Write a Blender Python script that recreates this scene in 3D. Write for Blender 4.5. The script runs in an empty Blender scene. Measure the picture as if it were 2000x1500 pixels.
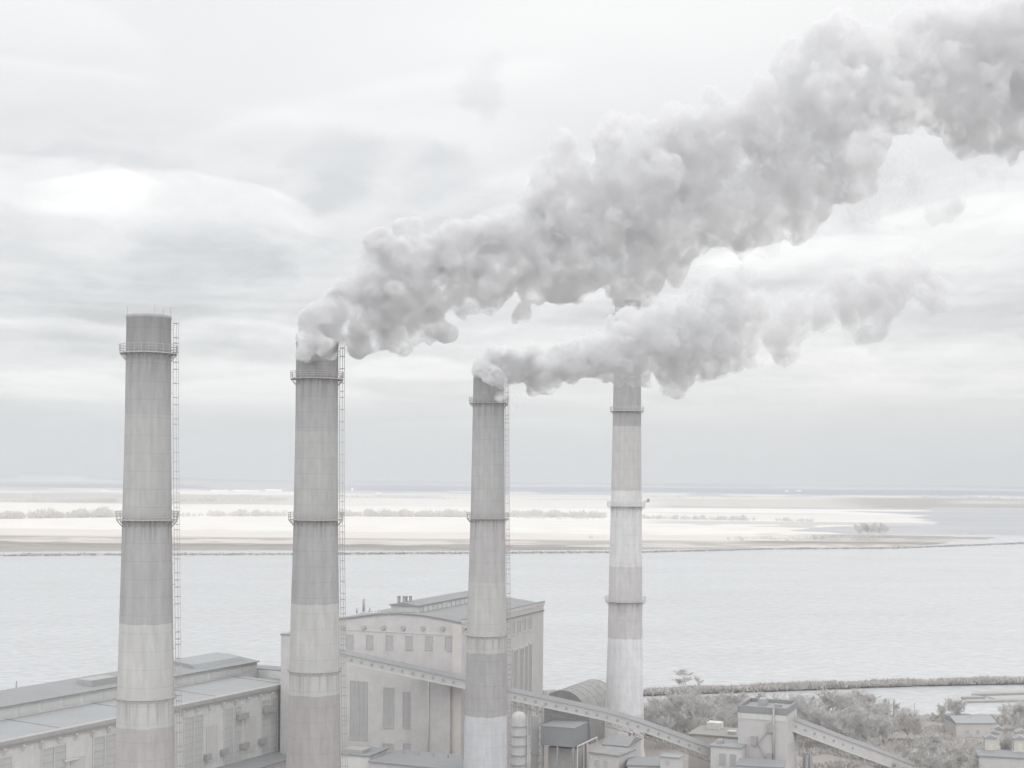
import bpy, bmesh, math, random
import numpy as np
from mathutils import Vector, Matrix, noise as mnoise

# ------------------------------------------------------------------ camera, sky, sun, exposure
F, CX, HY, H, ROLL = 2778.0, 1000.0, 940.0, 75.0, math.radians(0.5)
sc = bpy.context.scene
C = sc.collection
cd = bpy.data.cameras.new('camera'); cam = bpy.data.objects.new('camera', cd); C.objects.link(cam)
cd.sensor_width = 36.0; cd.lens = 50.0; cd.shift_y = 0.095; cd.clip_start = 1.0; cd.clip_end = 100000.0
cam.matrix_world = Matrix.Translation((0, 0, H)) @ Matrix.Rotation(math.radians(90), 4, 'X') @ Matrix.Rotation(ROLL, 4, 'Z')
sc.camera = cam
sc.render.engine = 'CYCLES'
sc.view_settings.view_transform = 'Standard'; sc.view_settings.look = 'None'
sc.view_settings.gamma = 1.0; sc.view_settings.exposure = EXPOSURE = 0.75
sc.cycles.use_denoising = True
sc.cycles.volume_bounces = 5; sc.cycles.max_bounces = 8; sc.cycles.diffuse_bounces = 3; sc.cycles.glossy_bounces = 2
sc.cycles.transparent_max_bounces = 16; sc.cycles.transmission_bounces = 2
sc.cycles.use_light_tree = True

class E:                                            # tiny node arithmetic
    def __init__(s, nt, sock): s.nt, s.s = nt, sock
    def _m(s, op, *o, clamp=False):
        n = s.nt.nodes.new('ShaderNodeMath'); n.operation = op; n.use_clamp = clamp
        for i, v in enumerate((s,) + o):
            if isinstance(v, E): s.nt.links.new(v.s, n.inputs[i])
            else: n.inputs[i].default_value = v
        return E(s.nt, n.outputs[0])
    def __add__(s, o): return s._m('ADD', o)
    __radd__ = __add__
    def __sub__(s, o): return s._m('SUBTRACT', o)
    def __rsub__(s, o): return (s * -1.0) + o
    def __mul__(s, o): return s._m('MULTIPLY', o)
    __rmul__ = __mul__
    def __truediv__(s, o): return s._m('DIVIDE', o)
    def fn(s, op, *o): return s._m(op, *o)
    def clamp(s): return s._m('ADD', 0.0, clamp=True)
    def step(s, a, b):                               # smoothstep from a to b
        n = s.nt.nodes.new('ShaderNodeMapRange'); n.interpolation_type = 'SMOOTHSTEP'
        s.nt.links.new(s.s, n.inputs[0]); n.inputs[1].default_value = a; n.inputs[2].default_value = b
        return E(s.nt, n.outputs[0])
def comb(nt, x, y, z):
    n = nt.nodes.new('ShaderNodeCombineXYZ')
    for i, v in enumerate((x, y, z)):
        if isinstance(v, E): nt.links.new(v.s, n.inputs[i])
        else: n.inputs[i].default_value = v
    return n.outputs[0]
def nz(nt, vec, scale, detail=4, rough=0.5, dist=0.0):
    n = nt.nodes.new('ShaderNodeTexNoise'); nt.links.new(vec, n.inputs['Vector'])
    n.inputs['Scale'].default_value = scale; n.inputs['Detail'].default_value = detail
    n.inputs['Roughness'].default_value = rough; n.inputs['Distortion'].default_value = dist
    return E(nt, n.outputs[0])
def ramp(nt, fac, stops, interp='LINEAR'):
    n = nt.nodes.new('ShaderNodeValToRGB'); n.color_ramp.interpolation = interp
    el = n.color_ramp.elements
    while len(el) < len(stops): el.new(0.5)
    for e, (p, c) in zip(el, stops):
        e.position = p; e.color = (c, c, c, 1) if isinstance(c, (int, float)) else (*c, 1)
    if isinstance(fac, E): nt.links.new(fac.s, n.inputs[0])
    return n.outputs[0]
def mixc(nt, f, a, b, mode='MIX'):
    n = nt.nodes.new('ShaderNodeMix'); n.data_type = 'RGBA'; n.blend_type = mode
    for i, v in ((0, f), (6, a), (7, b)):
        if isinstance(v, E): nt.links.new(v.s, n.inputs[i])
        elif isinstance(v, bpy.types.NodeSocket): nt.links.new(v, n.inputs[i])
        elif i == 0: n.inputs[0].default_value = v
        else: n.inputs[i].default_value = (*v, 1) if len(v) == 3 else v
    return n.outputs[2]

SUN_EL, SUN_AZ = 38.0, 22.0                          # sun ahead of the camera, behind thin cloud
w = bpy.data.worlds.new("World"); sc.world = w; w.use_nodes = True
nt = w.node_tree; nt.nodes.clear()
tc = nt.nodes.new('ShaderNodeTexCoord'); sp = nt.nodes.new('ShaderNodeSeparateXYZ'); nt.links.new(tc.outputs['Generated'], sp.inputs[0])
dx, dy, dz = [E(nt, sp.outputs[i]) for i in range(3)]
DEG = 57.29578
el_ = dz.fn('ARCSINE') * DEG
az_ = dx.fn('ARCTAN2', dy) * DEG
# vapour structure: the cloud deck in perspective, long thin layers low down, softer heaps higher
warp = nz(nt, comb(nt, az_ * 0.22, el_ * 0.5, 3.0), 1.0, 4, 0.55)
ea = el_ + (warp - 0.5) * 2.6
aa = az_ + (warp - 0.5) * 5.0
low = nz(nt, comb(nt, az_ * 0.085, el_ * 0.85, 1.0), 1.0, 6, 0.58, 0.3)
heap = nz(nt, comb(nt, aa * 0.11, ea * 0.30, 7.0), 1.0, 6, 0.52)
heap_up = nz(nt, comb(nt, aa * 0.11, (ea + 0.55) * 0.30, 7.0), 1.0, 6, 0.52)
puff = nz(nt, comb(nt, aa * 0.30, ea * 0.52, 17.0), 1.0, 7, 0.55); puff_up = nz(nt, comb(nt, aa * 0.30, (ea + 0.30) * 0.52, 17.0), 1.0, 7, 0.55)
low_up = nz(nt, comb(nt, az_ * 0.085, (el_ + 0.18) * 0.85, 1.0), 1.0, 6, 0.58, 0.3)
high = nz(nt, comb(nt, aa * 0.045 + ea * -0.03, ea * 0.16, 11.0), 1.0, 3, 0.45)
B = E(nt, ramp(nt, (el_ / 90.0).clamp(), [(0.0, .735), (.012, .715), (.024, .70), (.032, .76), (.045, .84), (.075, .82), (.11, .81), (.135, .83), (.18, .88), (.22, .92), (.33, .95), (.6, 1.0), (1, 1.05)]))
m_low = el_.step(2.0, 3.4) * (1.0 - el_.step(7.0, 10.0))
m_heap = el_.step(2.6, 5.5) * (1.0 - el_.step(11.5, 15.0))
B = B + (low - 0.5) * m_low * 0.34 + (heap - 0.5) * m_heap * 0.30 + (high - 0.5) * el_.step(8.0, 14.0) * 0.16
B = B + (heap - heap_up) * m_heap * 0.34 + (low - low_up) * m_low * 0.22 + (puff - puff_up) * el_.step(3.0, 4.5) * (1.0 - el_.step(9.0, 13.0)) * 0.34 * (0.35 + 0.65 * az_.step(-14.0, -8.0)) + (puff - 0.5) * m_heap * 0.10
def blob(a0, e0, ra, re, edge=0.35):
    q = ((aa - a0) / ra).fn('POWER', 2.0) + ((ea - e0) / re).fn('POWER', 2.0)
    return 1.0 - q.step(max(0.0, 1.0 - edge * 2), 1.0 + edge)
def px(x, y): return math.degrees(math.atan((x - CX) / F)), math.degrees(math.atan((HY - y) / F))
for x, y, rx, ry, dv, edge in CLOUDS if 'CLOUDS' in globals() else (
        (300, 440, 300, 50, .03, .6), (80, 410, 190, 60, .09, .5), (90, 700, 200, 34, -.05, .5), (160, 800, 120, 26, .05, .5), (480, 525, 230, 85, -.12, .5), (150, 590, 260, 60, -.11, .5),
        (230, 470, 200, 40, .03, .5), (720, 250, 330, 45, .06, .6), (650, 335, 75, 75, -.085, .7), (700, 370, 90, 40, -.03, .6), (860, 340, 85, 45, -.08, .7), (1150, 60, 500, 130, .04, .6),
        (935, 185, 40, 60, -.08, .7), (60, 90, 160, 60, .03, .6), (300, 290, 330, 60, -.03, .6), (1900, 470, 200, 70, .10, .6),
        (1530, 490, 160, 40, .09, .5), (1850, 640, 260, 80, -.07, .6), (1000, 560, 200, 60, .04, .6), (500, 760, 200, 60, .07, .6), (130, 760, 170, 40, .06, .6),
        (60, 690, 180, 30, -.05, .5), (1400, 820, 500, 22, .03, .6)):
    a0, e0 = px(x, y); B = B + blob(a0, e0, rx / F * DEG, ry / F * DEG, edge) * dv
def cap(x, y, rx, ry, dv, depth, tilt=0.0, soft=.12):    # the lit domed top of a cloud: crisp above, fading into its own base
    a0, e0 = px(x, y); ra, re = rx / F * DEG, ry / F * DEG
    wa = az_ + (warp - 0.5) * 2.4; we = el_ + (warp - 0.5) * .55 + (puff - 0.5) * .55
    q = ((wa - a0) / ra).fn('POWER', 2.0); topc = (1.0 - q).fn('MAXIMUM', 0.0) * re + (wa - a0) * tilt + e0 - re
    d = topc - we
    return d.step(-soft, soft) * (1.0 - d.step(0.0, depth / F * DEG)) * (1.0 - q.step(.35, 1.0)) * dv
for c_ in ((350, 356, 300, 62, .15, 170, -.04), (60, 345, 260, 40, .09, 90), (110, 640, 190, 40, .09, 70), (455, 632, 190, 36, .10, 60), (90, 742, 260, 36, .10, 70), (520, 742, 240, 36, .09, 60), (800, 700, 160, 40, .09, 60),
           (730, 170, 420, 30, .045, 80, .22, .3), (60, 45, 260, 40, .04, 90, -.1, .3), (60, 172, 250, 12, .05, 30, 0, .2), (1930, 400, 260, 60, .10, 120), (1560, 470, 260, 40, .10, 90, .1), (1700, 745, 420, 20, .05, 50), (960, 820, 300, 16, .05, 40), (1100, 775, 260, 18, .05, 40), (250, 820, 200, 16, .04, 30), (1010, 395, 120, 22, .08, 40, .1)):
    B = B + cap(*c_)
side = (dy * -1.0).step(-0.75, 0.55)                 # unseen sky beside and behind the camera, brightened to light the near faces
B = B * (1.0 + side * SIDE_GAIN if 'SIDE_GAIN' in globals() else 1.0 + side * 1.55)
tint = ramp(nt, ((B - 0.62) / 0.35).clamp(), [(0.0, (.985, .992, 1.005)), (.35, (.985, 1.0, 1.015)), (.75, (1.0, 1.0, 1.0)), (1.0, (1.0, .998, .99))])
blu = (1.0 - el_.step(1.2, 3.6))
tint = mixc(nt, blu, tint, (.945, 1.0, 1.04))
K = 10.0 / (2 ** EXPOSURE)                           # background strength is 0.1
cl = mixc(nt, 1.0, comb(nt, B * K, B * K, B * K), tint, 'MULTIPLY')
sky = nt.nodes.new('ShaderNodeTexSky'); sky.sky_type = 'NISHITA'; sky.sun_disc = False
sky.sun_elevation = math.radians(SUN_EL); sky.sun_rotation = math.radians(SUN_AZ)
col = mixc(nt, 0.96, sky.outputs[0], cl)             # a little of the clear sky comes through the deck
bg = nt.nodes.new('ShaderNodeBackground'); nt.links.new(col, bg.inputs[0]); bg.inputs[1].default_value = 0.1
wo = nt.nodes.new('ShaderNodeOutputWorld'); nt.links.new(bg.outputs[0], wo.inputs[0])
w.cycles.sampling_method = 'MANUAL'; w.cycles.sample_map_resolution = 512

sd = bpy.data.lights.new('sun', 'SUN'); sd.energy = 0.5; sd.angle = math.radians(12); sd.color = (1.0, .96, .9)
so = bpy.data.objects.new('sun', sd); C.objects.link(so)
a, e = math.radians(SUN_AZ), math.radians(SUN_EL)
so.rotation_euler = Vector((math.sin(a) * math.cos(e), math.cos(a) * math.cos(e), math.sin(e))).to_track_quat('Z', 'Y').to_euler()

# ------------------------------------------------------------------ helpers
def ray(px_, py_):
    u, v = px_ - CX, py_ - HY
    c, s = math.cos(ROLL), math.sin(ROLL)
    return (u * c + v * s) / F, -(-u * s + v * c) / F
def P(px_, py_, Y):
    x, z = ray(px_, py_); return Vector((x * Y, Y, H + z * Y))
def G(px_, py_, z=0.0):                              # the point of the plane at height z seen there
    x, zz = ray(px_, py_); Y = (z - H) / zz; return Vector((x * Y, Y, z))
def tag(o, label=None, cat=None, group=None, kind=None):
    if label: o['label'] = label
    if cat: o['category'] = cat
    if group: o['group'] = group
    if kind: o['kind'] = kind
    return o
def empty(name, loc, rz=0.0, label=None, cat=None, group=None):
    o = bpy.data.objects.new(name, None); C.objects.link(o); o.location = loc; o.rotation_euler = (0, 0, rz)
    return tag(o, label, cat, group)
class MB:
    def __init__(s): s.v, s.f, s.sm = [], [], []
    def add(s, vs, fs, smooth=False):
        o = len(s.v); s.v += [tuple(v) for v in vs]; s.f += [tuple(i + o for i in f) for f in fs]; s.sm += [smooth] * len(fs); return s
    def box(s, x0, x1, y0, y1, z0, z1):
        return s.add([(x, y, z) for z in (z0, z1) for y in (y0, y1) for x in (x0, x1)],
                     [(0, 2, 3, 1), (4, 5, 7, 6), (0, 1, 5, 4), (2, 6, 7, 3), (0, 4, 6, 2), (1, 3, 7, 5)])
    def hexa(s, b, t):                               # bottom and top quads, counter-clockwise from above
        return s.add(list(b) + list(t), [(3, 2, 1, 0), (4, 5, 6, 7), (0, 1, 5, 4), (1, 2, 6, 5), (2, 3, 7, 6), (3, 0, 4, 7)])
    def prism(s, poly, d):                           # closed polygon moved along d
        n = len(poly); d = Vector(d); a = [Vector(p) for p in poly]
        return s.add(a + [p + d for p in a], [tuple(range(n))[::-1], tuple(range(n, 2 * n))] + [(i, (i + 1) % n, (i + 1) % n + n, i + n) for i in range(n)])
    def lathe(s, prof, n=32, c=(0, 0), smooth=True, cap=True):
        vs, fs = [], []
        for r, z in prof:
            for i in range(n):
                t = 2 * math.pi * i / n; vs.append((c[0] + r * math.cos(t), c[1] + r * math.sin(t), z))
        for k in range(len(prof) - 1):
            for i in range(n):
                j = (i + 1) % n; fs.append((k * n + i, k * n + j, (k + 1) * n + j, (k + 1) * n + i))
        s.add(vs, fs, smooth)
        if cap:
            o = len(s.v); m = (len(prof) - 1) * n
            s.add(vs[:n], [tuple(range(n))[::-1]]); s.add(vs[m:], [tuple(range(n))])
        return s
    def tube(s, a, b, r, n=6, r2=None):
        a, b = Vector(a), Vector(b); d = (b - a)
        if d.length < 1e-6: return s
        d.normalize(); u = d.orthogonal().normalized(); w_ = d.cross(u); r2 = r if r2 is None else r2
        vs = [p + (u * math.cos(2 * math.pi * i / n) + w_ * math.sin(2 * math.pi * i / n)) * q for p, q in ((a, r), (b, r2)) for i in range(n)]
        return s.add(vs, [(i, (i + 1) % n, (i + 1) % n + n, i + n) for i in range(n)] + [tuple(range(n))[::-1], tuple(range(n, 2 * n))], n > 6)
    def ring(s, r, z, t, n=32, c=(0, 0), a0=0.0, a1=2 * math.pi):
        p = [(c[0] + r * math.cos(a0 + (a1 - a0) * i / n), c[1] + r * math.sin(a0 + (a1 - a0) * i / n), z) for i in range(n + 1)]
        for q, p2 in zip(p, p[1:]): s.tube(q, p2, t, 4)
        return s
    def build(s, name, m, parent=None, loc=None):
        me = bpy.data.meshes.new(name); me.from_pydata(s.v, [], s.f); me.update()
        if any(s.sm): me.polygons.foreach_set('use_smooth', s.sm)
        me.materials.append(m)
        o = bpy.data.objects.new(name, me); C.objects.link(o)
        if parent is not None: o.parent = parent
        if loc is not None: o.location = loc
        return o
MATS = {}
def mat(name, col, rough=.85, var=.12, scale=.5, stain=0.0, bump=0.0, metal=0.0, brick=0.0):
    if name in MATS: return MATS[name]
    m = bpy.data.materials.new(name); m.use_nodes = True; nt = m.node_tree; b = nt.nodes['Principled BSDF']
    tc = nt.nodes.new('ShaderNodeTexCoord'); o = tc.outputs['Object']
    n = nz(nt, o, scale, 6, .6); n2 = nz(nt, o, scale * 7, 3, .6)
    f = 1.0 + (n - .5) * (2 * var) + (n2 - .5) * var
    if stain:
        s = nt.nodes.new('ShaderNodeMapping'); nt.links.new(o, s.inputs[0]); s.inputs['Scale'].default_value = (1, 1, .06)
        st = nz(nt, s.outputs[0], 1.1, 4, .6); f = f - (st.step(.5, .8)) * stain + (1.0 - st.step(.22, .5)) * stain * .6
    if brick:                                        # courses and worn patches
        q = nt.nodes.new('ShaderNodeSeparateXYZ'); nt.links.new(o, q.inputs[0])
        z = E(nt, q.outputs[2]) * 3.0
        f = f - (z.fn('FRACT').step(.75, .95)) * brick
    c = mixc(nt, 1.0, (*col, 1), comb(nt, f, f, f), 'MULTIPLY')
    nt.links.new(c, b.inputs['Base Color']); b.inputs['Roughness'].default_value = rough; b.inputs['Metallic'].default_value = metal
    b.inputs['Specular IOR Level'].default_value = .25
    if bump:
        bp = nt.nodes.new('ShaderNodeBump'); bp.inputs['Strength'].default_value = bump; bp.inputs['Distance'].default_value = .1
        nt.links.new(n2.s, bp.inputs['Height']); nt.links.new(bp.outputs[0], b.inputs['Normal'])
    MATS[name] = m; return m
rnd = random.Random(7); HAZE = 0.00018
# ------------------------------------------------------------------ far land, water
def vnoise(x, y, s=0):                               # smooth value noise on arrays
    x = np.asarray(x, float); y = np.asarray(y, float)
    xi, yi = np.floor(x).astype(int), np.floor(y).astype(int); fx, fy = x - xi, y - yi
    fx = fx * fx * (3 - 2 * fx); fy = fy * fy * (3 - 2 * fy)
    def h(a, b):
        n = (a * 374761393 + b * 668265263 + s * 144269) & 0x7fffffff
        n = ((n ^ (n >> 13)) * 1274126177) & 0x7fffffff
        return ((n ^ (n >> 16)) & 0xffff) / 65535.0
    return (h(xi, yi) * (1 - fx) + h(xi + 1, yi) * fx) * (1 - fy) + (h(xi, yi + 1) * (1 - fx) + h(xi + 1, yi + 1) * fx) * fy
def sm(t, a, b):
    t = np.clip((t - a) / (b - a), 0, 1); return t * t * (3 - 2 * t)

def water_mat():
    m = bpy.data.materials.new('lake_water'); m.use_nodes = True; nt = m.node_tree; b = nt.nodes['Principled BSDF']
    tc = nt.nodes.new('ShaderNodeTexCoord'); o = tc.outputs['Object']
    mp = nt.nodes.new('ShaderNodeMapping'); nt.links.new(o, mp.inputs[0]); mp.inputs['Rotation'].default_value = (0, 0, .5); mp.inputs['Scale'].default_value = (.6, 1, 1)
    big = nz(nt, mp.outputs[0], .012, 6, .6); a_ = nz(nt, mp.outputs[0], .28, 5, .62); s_ = nz(nt, mp.outputs[0], 1.3, 3, .5)
    mp2 = nt.nodes.new('ShaderNodeMapping'); nt.links.new(o, mp2.inputs[0]); mp2.inputs['Scale'].default_value = (.012, .05, 1); lane = nz(nt, mp2.outputs[0], 1.0, 5, .6, .6)
    f = .96 + (big - .5) * .26 + (lane - .5) * .12 + (a_ - .5) * WATER_VAR
    c = mixc(nt, 1.0, WATER_COL, comb(nt, f, f, f), 'MULTIPLY')
    nt.links.new(c, b.inputs['Base Color']); b.inputs['Roughness'].default_value = .22; b.inputs['IOR'].default_value = 1.33
    bp = nt.nodes.new('ShaderNodeBump'); bp.inputs['Strength'].default_value = .55; bp.inputs['Distance'].default_value = .6
    nt.links.new((a_ + s_ * .35).s, bp.inputs['Height']); nt.links.new(bp.outputs[0], b.inputs['Normal'])
    return m
WATER_COL, WATER_VAR = (.40, .412, .425), .75
MW = water_mat()
o = MB().add([(-4500, 300, 0), (4500, 300, 0), (4500, 8600, 0), (-4500, 8600, 0)], [(0, 1, 2, 3)]).build('lake_water', MW); tag(o, kind='structure')

def vcol_mat(name, var=.10, scale=.05, bump=0, sc=(1, 1, 1)):
    m = bpy.data.materials.new(name); m.use_nodes = True; nt = m.node_tree; b = nt.nodes['Principled BSDF']
    at = nt.nodes.new('ShaderNodeVertexColor'); at.layer_name = 'land'
    tc = nt.nodes.new('ShaderNodeTexCoord'); mp = nt.nodes.new('ShaderNodeMapping'); nt.links.new(tc.outputs['Object'], mp.inputs[0]); mp.inputs['Scale'].default_value = sc
    n = nz(nt, mp.outputs[0], scale, 6, .6); f = 1.0 + (n - .5) * var * 2
    c = mixc(nt, 1.0, at.outputs[0], comb(nt, f, f, f), 'MULTIPLY'); nt.links.new(c, b.inputs['Base Color'])
    b.inputs['Roughness'].default_value = 1.0; b.inputs['Specular IOR Level'].default_value = 0.0
    return m
# the far land: rows of vertices by distance, ground cover colours from the fields, marsh and forest that lie there
Wt, Tn, Gy, Dk, Mr = [np.array(c) for c in ((.62, .60, .575), (.42, .39, .365), (.40, .40, .41), (.27, .30, .35), (.27, .25, .232))]
xs = np.arange(-260, 2270, 6.0)
vr = np.concatenate([np.arange(152, 100, -1.0), np.arange(100, 60, -.8), np.arange(60, 8, -.55), np.arange(8, 1.5, -.25)])
def prof_Y(v):                                       # distance at which the land lies v pixels under the horizon
    return np.where(np.asarray(v) >= 76, 73.8 * F / np.maximum(v, 1.0), np.interp(v, [1.5, 4, 8, 14, 25, 38, 50, 76, 200], [8300, 7600, 6900, 6100, 5000, 4100, 3600, 2697.6, 1042]))
XX, VV = np.meshgrid(xs, vr)
YY = prof_Y(VV)
shoreL = np.interp(XX, [-260, 0, 300, 500, 900, 1250, 1500, 1780, 1850, 1960, 1980, 2300], [146, 144, 139, 136.5, 134, 128.5, 124, 118, 112, 101, 97, 96])
n1 = vnoise(XX / 60, VV / 2.2, 1); n2 = vnoise(XX / 160, VV / 3.5, 2); n3 = vnoise(XX / 24, VV / 1.6, 3); n4 = vnoise(XX / 420, VV / 7, 4)
hb = VV + (n2 - .5) * 3 * np.clip(VV / 60, .2, 1)
col = np.zeros(XX.shape + (3,)); 
def put(mask, c, k=1.0):
    global col
    a_ = (np.clip(mask, 0, 1) * k)[..., None]; col = col * (1 - a_) + np.asarray(c) * a_
def band(v, a, b, s=1.2): return sm(v, a - s, a + s) * (1 - sm(v, b - s, b + s))
put(np.ones(XX.shape), Tn)
# marsh and shore
put(band(hb, 112, 150), Mr * .9 + Tn * .1); put(band(hb + n1 * 4, 119, 127), Tn * 1.12); put(band(hb + n3 * 2, 113, 117), Mr * .88); put(band(hb + n1 * 5, 131, 134, .6), Mr * .8)
put((n1 - .5) * 4 * band(hb, 114, 138), Mr * .85, .6)
# big pale field and its softer front
put(band(hb, 76, 104, .8), Wt); put(band(hb, 101, 115, 3), Wt * .45 + Tn * .6); put((n1 - .45) * 2 * band(hb, 84, 108, 5), Tn * 1.15, .35)
put(band(hb, 50, 76, .8), Wt * 1.02)
# hedged greyer land and forest belts behind
lft = 1 - sm(XX, 560, 720)
put(band(hb, 26, 50, 1.5), Wt * .93); put(band(hb, 31, 50, 1) * (1 - sm(XX, 480, 640)), Tn * .82 + Gy * .2); put(band(hb, 29, 36, 1) * sm(n2, .35, .6), Gy, .7)
put((n3 - .5) * 3 * band(hb, 30, 46, 2) * (1 - sm(XX, 400, 700)), Gy * .92, .7)
put(band(hb, 9, 26, 1), Gy * .95); put(band(hb, 10, 22, 1.2) * sm(XX, 600, 720), Dk); put(band(hb, 12, 20, 1) * sm(n2, .3, .6), Dk * .96); put(band(hb, 20, 25, .8) * sm(n1, .45, .7), Wt * .9, .8)
put(band(hb, 6, 10, .8) * sm(n2, .35, .55), Gy * 1.15); put(band(VV, -2, 6, .6), Dk * 1.08); put(band(VV, 3.4, 5, .4) * sm(n2, .4, .6), Gy * 1.25, .7)
put(band(hb, 24, 30, .7) * sm(n4, .3, .6) * lft, Wt * 1.05, .9)
# right half: long tongues of field, grey land between them, then the bay
r = sm(XX, 1230, 1330)
put(band(hb, 30, 46, 1.5) * r, Tn * 1.12); put(band(hb, 21, 31, 1.5) * r * sm(n1, .2, .7), Wt * .86 + Tn * .1)
put(band(VV, 26, 49, 2) * sm(XX - VV * 3, 1480, 1620), Tn * .72); put(band(VV, 44, 60, 1) * sm(XX, 1800, 1830), Gy); put(band(VV, 30, 36, 2) * sm(XX, 1820, 1900) * (1 - sm(XX, 1960, 2060)), Wt * .85, .7)
put(band(hb, 46, 50, .6) * r, Gy * .9); put(band(VV, 49, 58, .8) * r * (1 - sm(XX + VV * 2, 1890, 1930)), Wt * 1.06)
put(band(VV, 58, 60, .6) * r * (1 - sm(XX, 1600, 1700)), Gy, .7); put(band(VV, 60, 72, 1.5) * r, Wt * .95); put(band(VV, 74, 80, 1) * r, Gy * .4 + Tn * .6, .8)
put(band(VV, 80, 86, 1.5) * r * sm(n1, .3, .6), Tn * .95, .8); put(band(VV, 98, 106, 2) * sm(XX, 1560, 1640), Mr * .95, .9)
put(band(VV, 105, 112, 1.5) * sm(XX, 1500, 1600), Tn * 1.0); put(band(VV, 112, 116, 1) * sm(XX, 1400, 1500), Mr * .85)
put((n3 - .4) * 2 * band(VV, 96, 124, 3) * sm(XX, 1400, 1600), Mr * .9, .6)
# heights: follow the distance profile; hollow where the bay and the lake are
ZZ = H - VV / F * YY
ZZ = np.where(VV > 76, 1.2, ZZ)
ZZ += (vnoise(XX / 90, VV / 9, 9) - .5) * np.clip((50 - VV) / 40, 0, 1) * 3
bump_ = np.interp(XX, [-260, -20, 15, 22, 40, 150, 175, 215, 330, 350, 375, 400, 430, 2300], [0, 0, 4, 1.5, 7.5, 6.5, 3.5, 1, .5, 1.5, 3, 1, 0, 0])
ZZ += np.where(VV < 6.5, bump_ * 1.4 * YY / F, 0)
edge = np.interp(VV, [0, 50, 51.5, 53, 57, 60.5, 64, 68, 73, 78, 80.5, 84, 92, 97, 99.5, 101, 106, 112, 118, 200], [2600, 2600, 1960, 1640, 1760, 1812, 1770, 1790, 1832, 1826, 1700, 1590, 1560, 1650, 1820, 1962, 1900, 1855, 1790, 1790])
bay = sm(XX - edge + (n1 - .5) * 50 + (n3 - .5) * 16, -8, 8)
flat_ = bay * (1 - sm(VV, 95, 98)) * sm(VV, 50, 52); put(flat_, (.345, .352, .37)); put(flat_ * sm(n2, .4, .7), (.38, .385, .40), .7)   # dull flats beyond the spit
bay = bay * sm(VV, 95, 98); ZZ = ZZ * (1 - bay) + (-2.5) * bay
out = sm(VV, shoreL - .2, shoreL + 1.5); ZZ = ZZ * (1 - out) - 3.0 * out
WX = (XX - CX) / F * YY
nr, nc = XX.shape
idx = np.arange(nr * nc).reshape(nr, nc)
quads = np.stack([idx[:-1, :-1], idx[:-1, 1:], idx[1:, 1:], idx[1:, :-1]], -1).reshape(-1, 4)
me = bpy.data.meshes.new('far_fields'); me.from_pydata(np.stack([WX, YY, ZZ], -1).reshape(-1, 3).tolist(), [], quads.tolist())
ca = me.color_attributes.new('land', 'FLOAT_COLOR', 'POINT'); ca.data.foreach_set('color', np.concatenate([np.clip(col, 0, .88), np.ones(XX.shape + (1,))], -1).reshape(-1).astype(np.float32))
me.polygons.foreach_set('use_smooth', [True] * len(me.polygons)); me.materials.append(vcol_mat('field_cover', .10, .022, 0, (.35, 1, 1)))
o = bpy.data.objects.new('far_fields', me); C.objects.link(o); tag(o, kind='structure')

# home shore of the plant
gcol = mat('trodden_ground', (.275, .257, .247), 1.0, .22, .06)
pts = [(-260, 478)] + [tuple(G(x, y, 1.0)[:2]) for x, y in ((700, 1356), (1130, 1362), (1262, 1372), (1320, 1378), (1600, 1385), (1800, 1397), (1990, 1394), (2100, 1392))] + [(700, 470), (700, -300), (-500, -300), (-500, 470)]
o = MB().prism([(x, y, -2.0) for x, y in pts][::-1], (0, 0, 3.0)).build('ground', gcol); tag(o, kind='structure')
# ------------------------------------------------------------------ chimneys
def chimney_mat(name, bands, h, dirt=.10, rings=()):
    m = bpy.data.materials.new(name); m.use_nodes = True; nt = m.node_tree; b = nt.nodes['Principled BSDF']
    tc = nt.nodes.new('ShaderNodeTexCoord'); sp = nt.nodes.new('ShaderNodeSeparateXYZ'); nt.links.new(tc.outputs['Object'], sp.inputs[0])
    x, y, z = [E(nt, sp.outputs[i]) for i in range(3)]
    wob = nz(nt, tc.outputs['Object'], .5, 3)
    c = ramp(nt, ((z + (wob - .5) * .5) / h).clamp(), bands, 'CONSTANT')
    ang = x.fn('ARCTAN2', y)
    s1 = nz(nt, comb(nt, ang * 4.5, z * .045, 2.0), 1.0, 5, .62); s2 = nz(nt, comb(nt, ang * 26.0, z * .10, 5.0), 1.0, 4, .6)
    pt = nz(nt, comb(nt, ang * 3.2, z * .22, 4.0), 1.0, 6, .65)
    lift = z / 2.5; seam = lift.fn('FRACT').step(.92, .99)
    f = 1.0 + (s1 - .5) * dirt * 2.6 + (s2 - .5) * dirt * .7 + (pt - .5) * dirt * 4.2 - seam * dirt * .8
    dr = nz(nt, comb(nt, ang * 7.0, z * .02, 9.0), 1.0, 3, .55).step(.47, .62)   # drips that run down from every ring
    for zr in rings: f = f - dr * (1.0 - (z * -1.0 + zr).step(1.2, 4.6)) * (z * -1.0 + zr).step(0.0, .1) * .20
    f = f - (z * -1.0 + h).step(0.0, 6.0) * 0.0 - (1.0 - (z * -1.0 + h).step(0.5, 5.0)) * .08
    cc = mixc(nt, 1.0, c, comb(nt, f, f, f), 'MULTIPLY'); nt.links.new(cc, b.inputs['Base Color'])
    b.inputs['Roughness'].default_value = .9; b.inputs['Specular IOR Level'].default_value = .2
    bp = nt.nodes.new('ShaderNodeBump'); bp.inputs['Strength'].default_value = .35; bp.inputs['Distance'].default_value = .08
    nt.links.new((s2 + pt).s, bp.inputs['Height']); nt.links.new(bp.outputs[0], b.inputs['Normal'])
    return m
steel = mat('rusty_steel', (.36, .345, .34), .8, .15, 2.0); steel_pale = mat('grey_painted_steel', (.46, .46, .46), .7, .1, 1.0)
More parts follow.
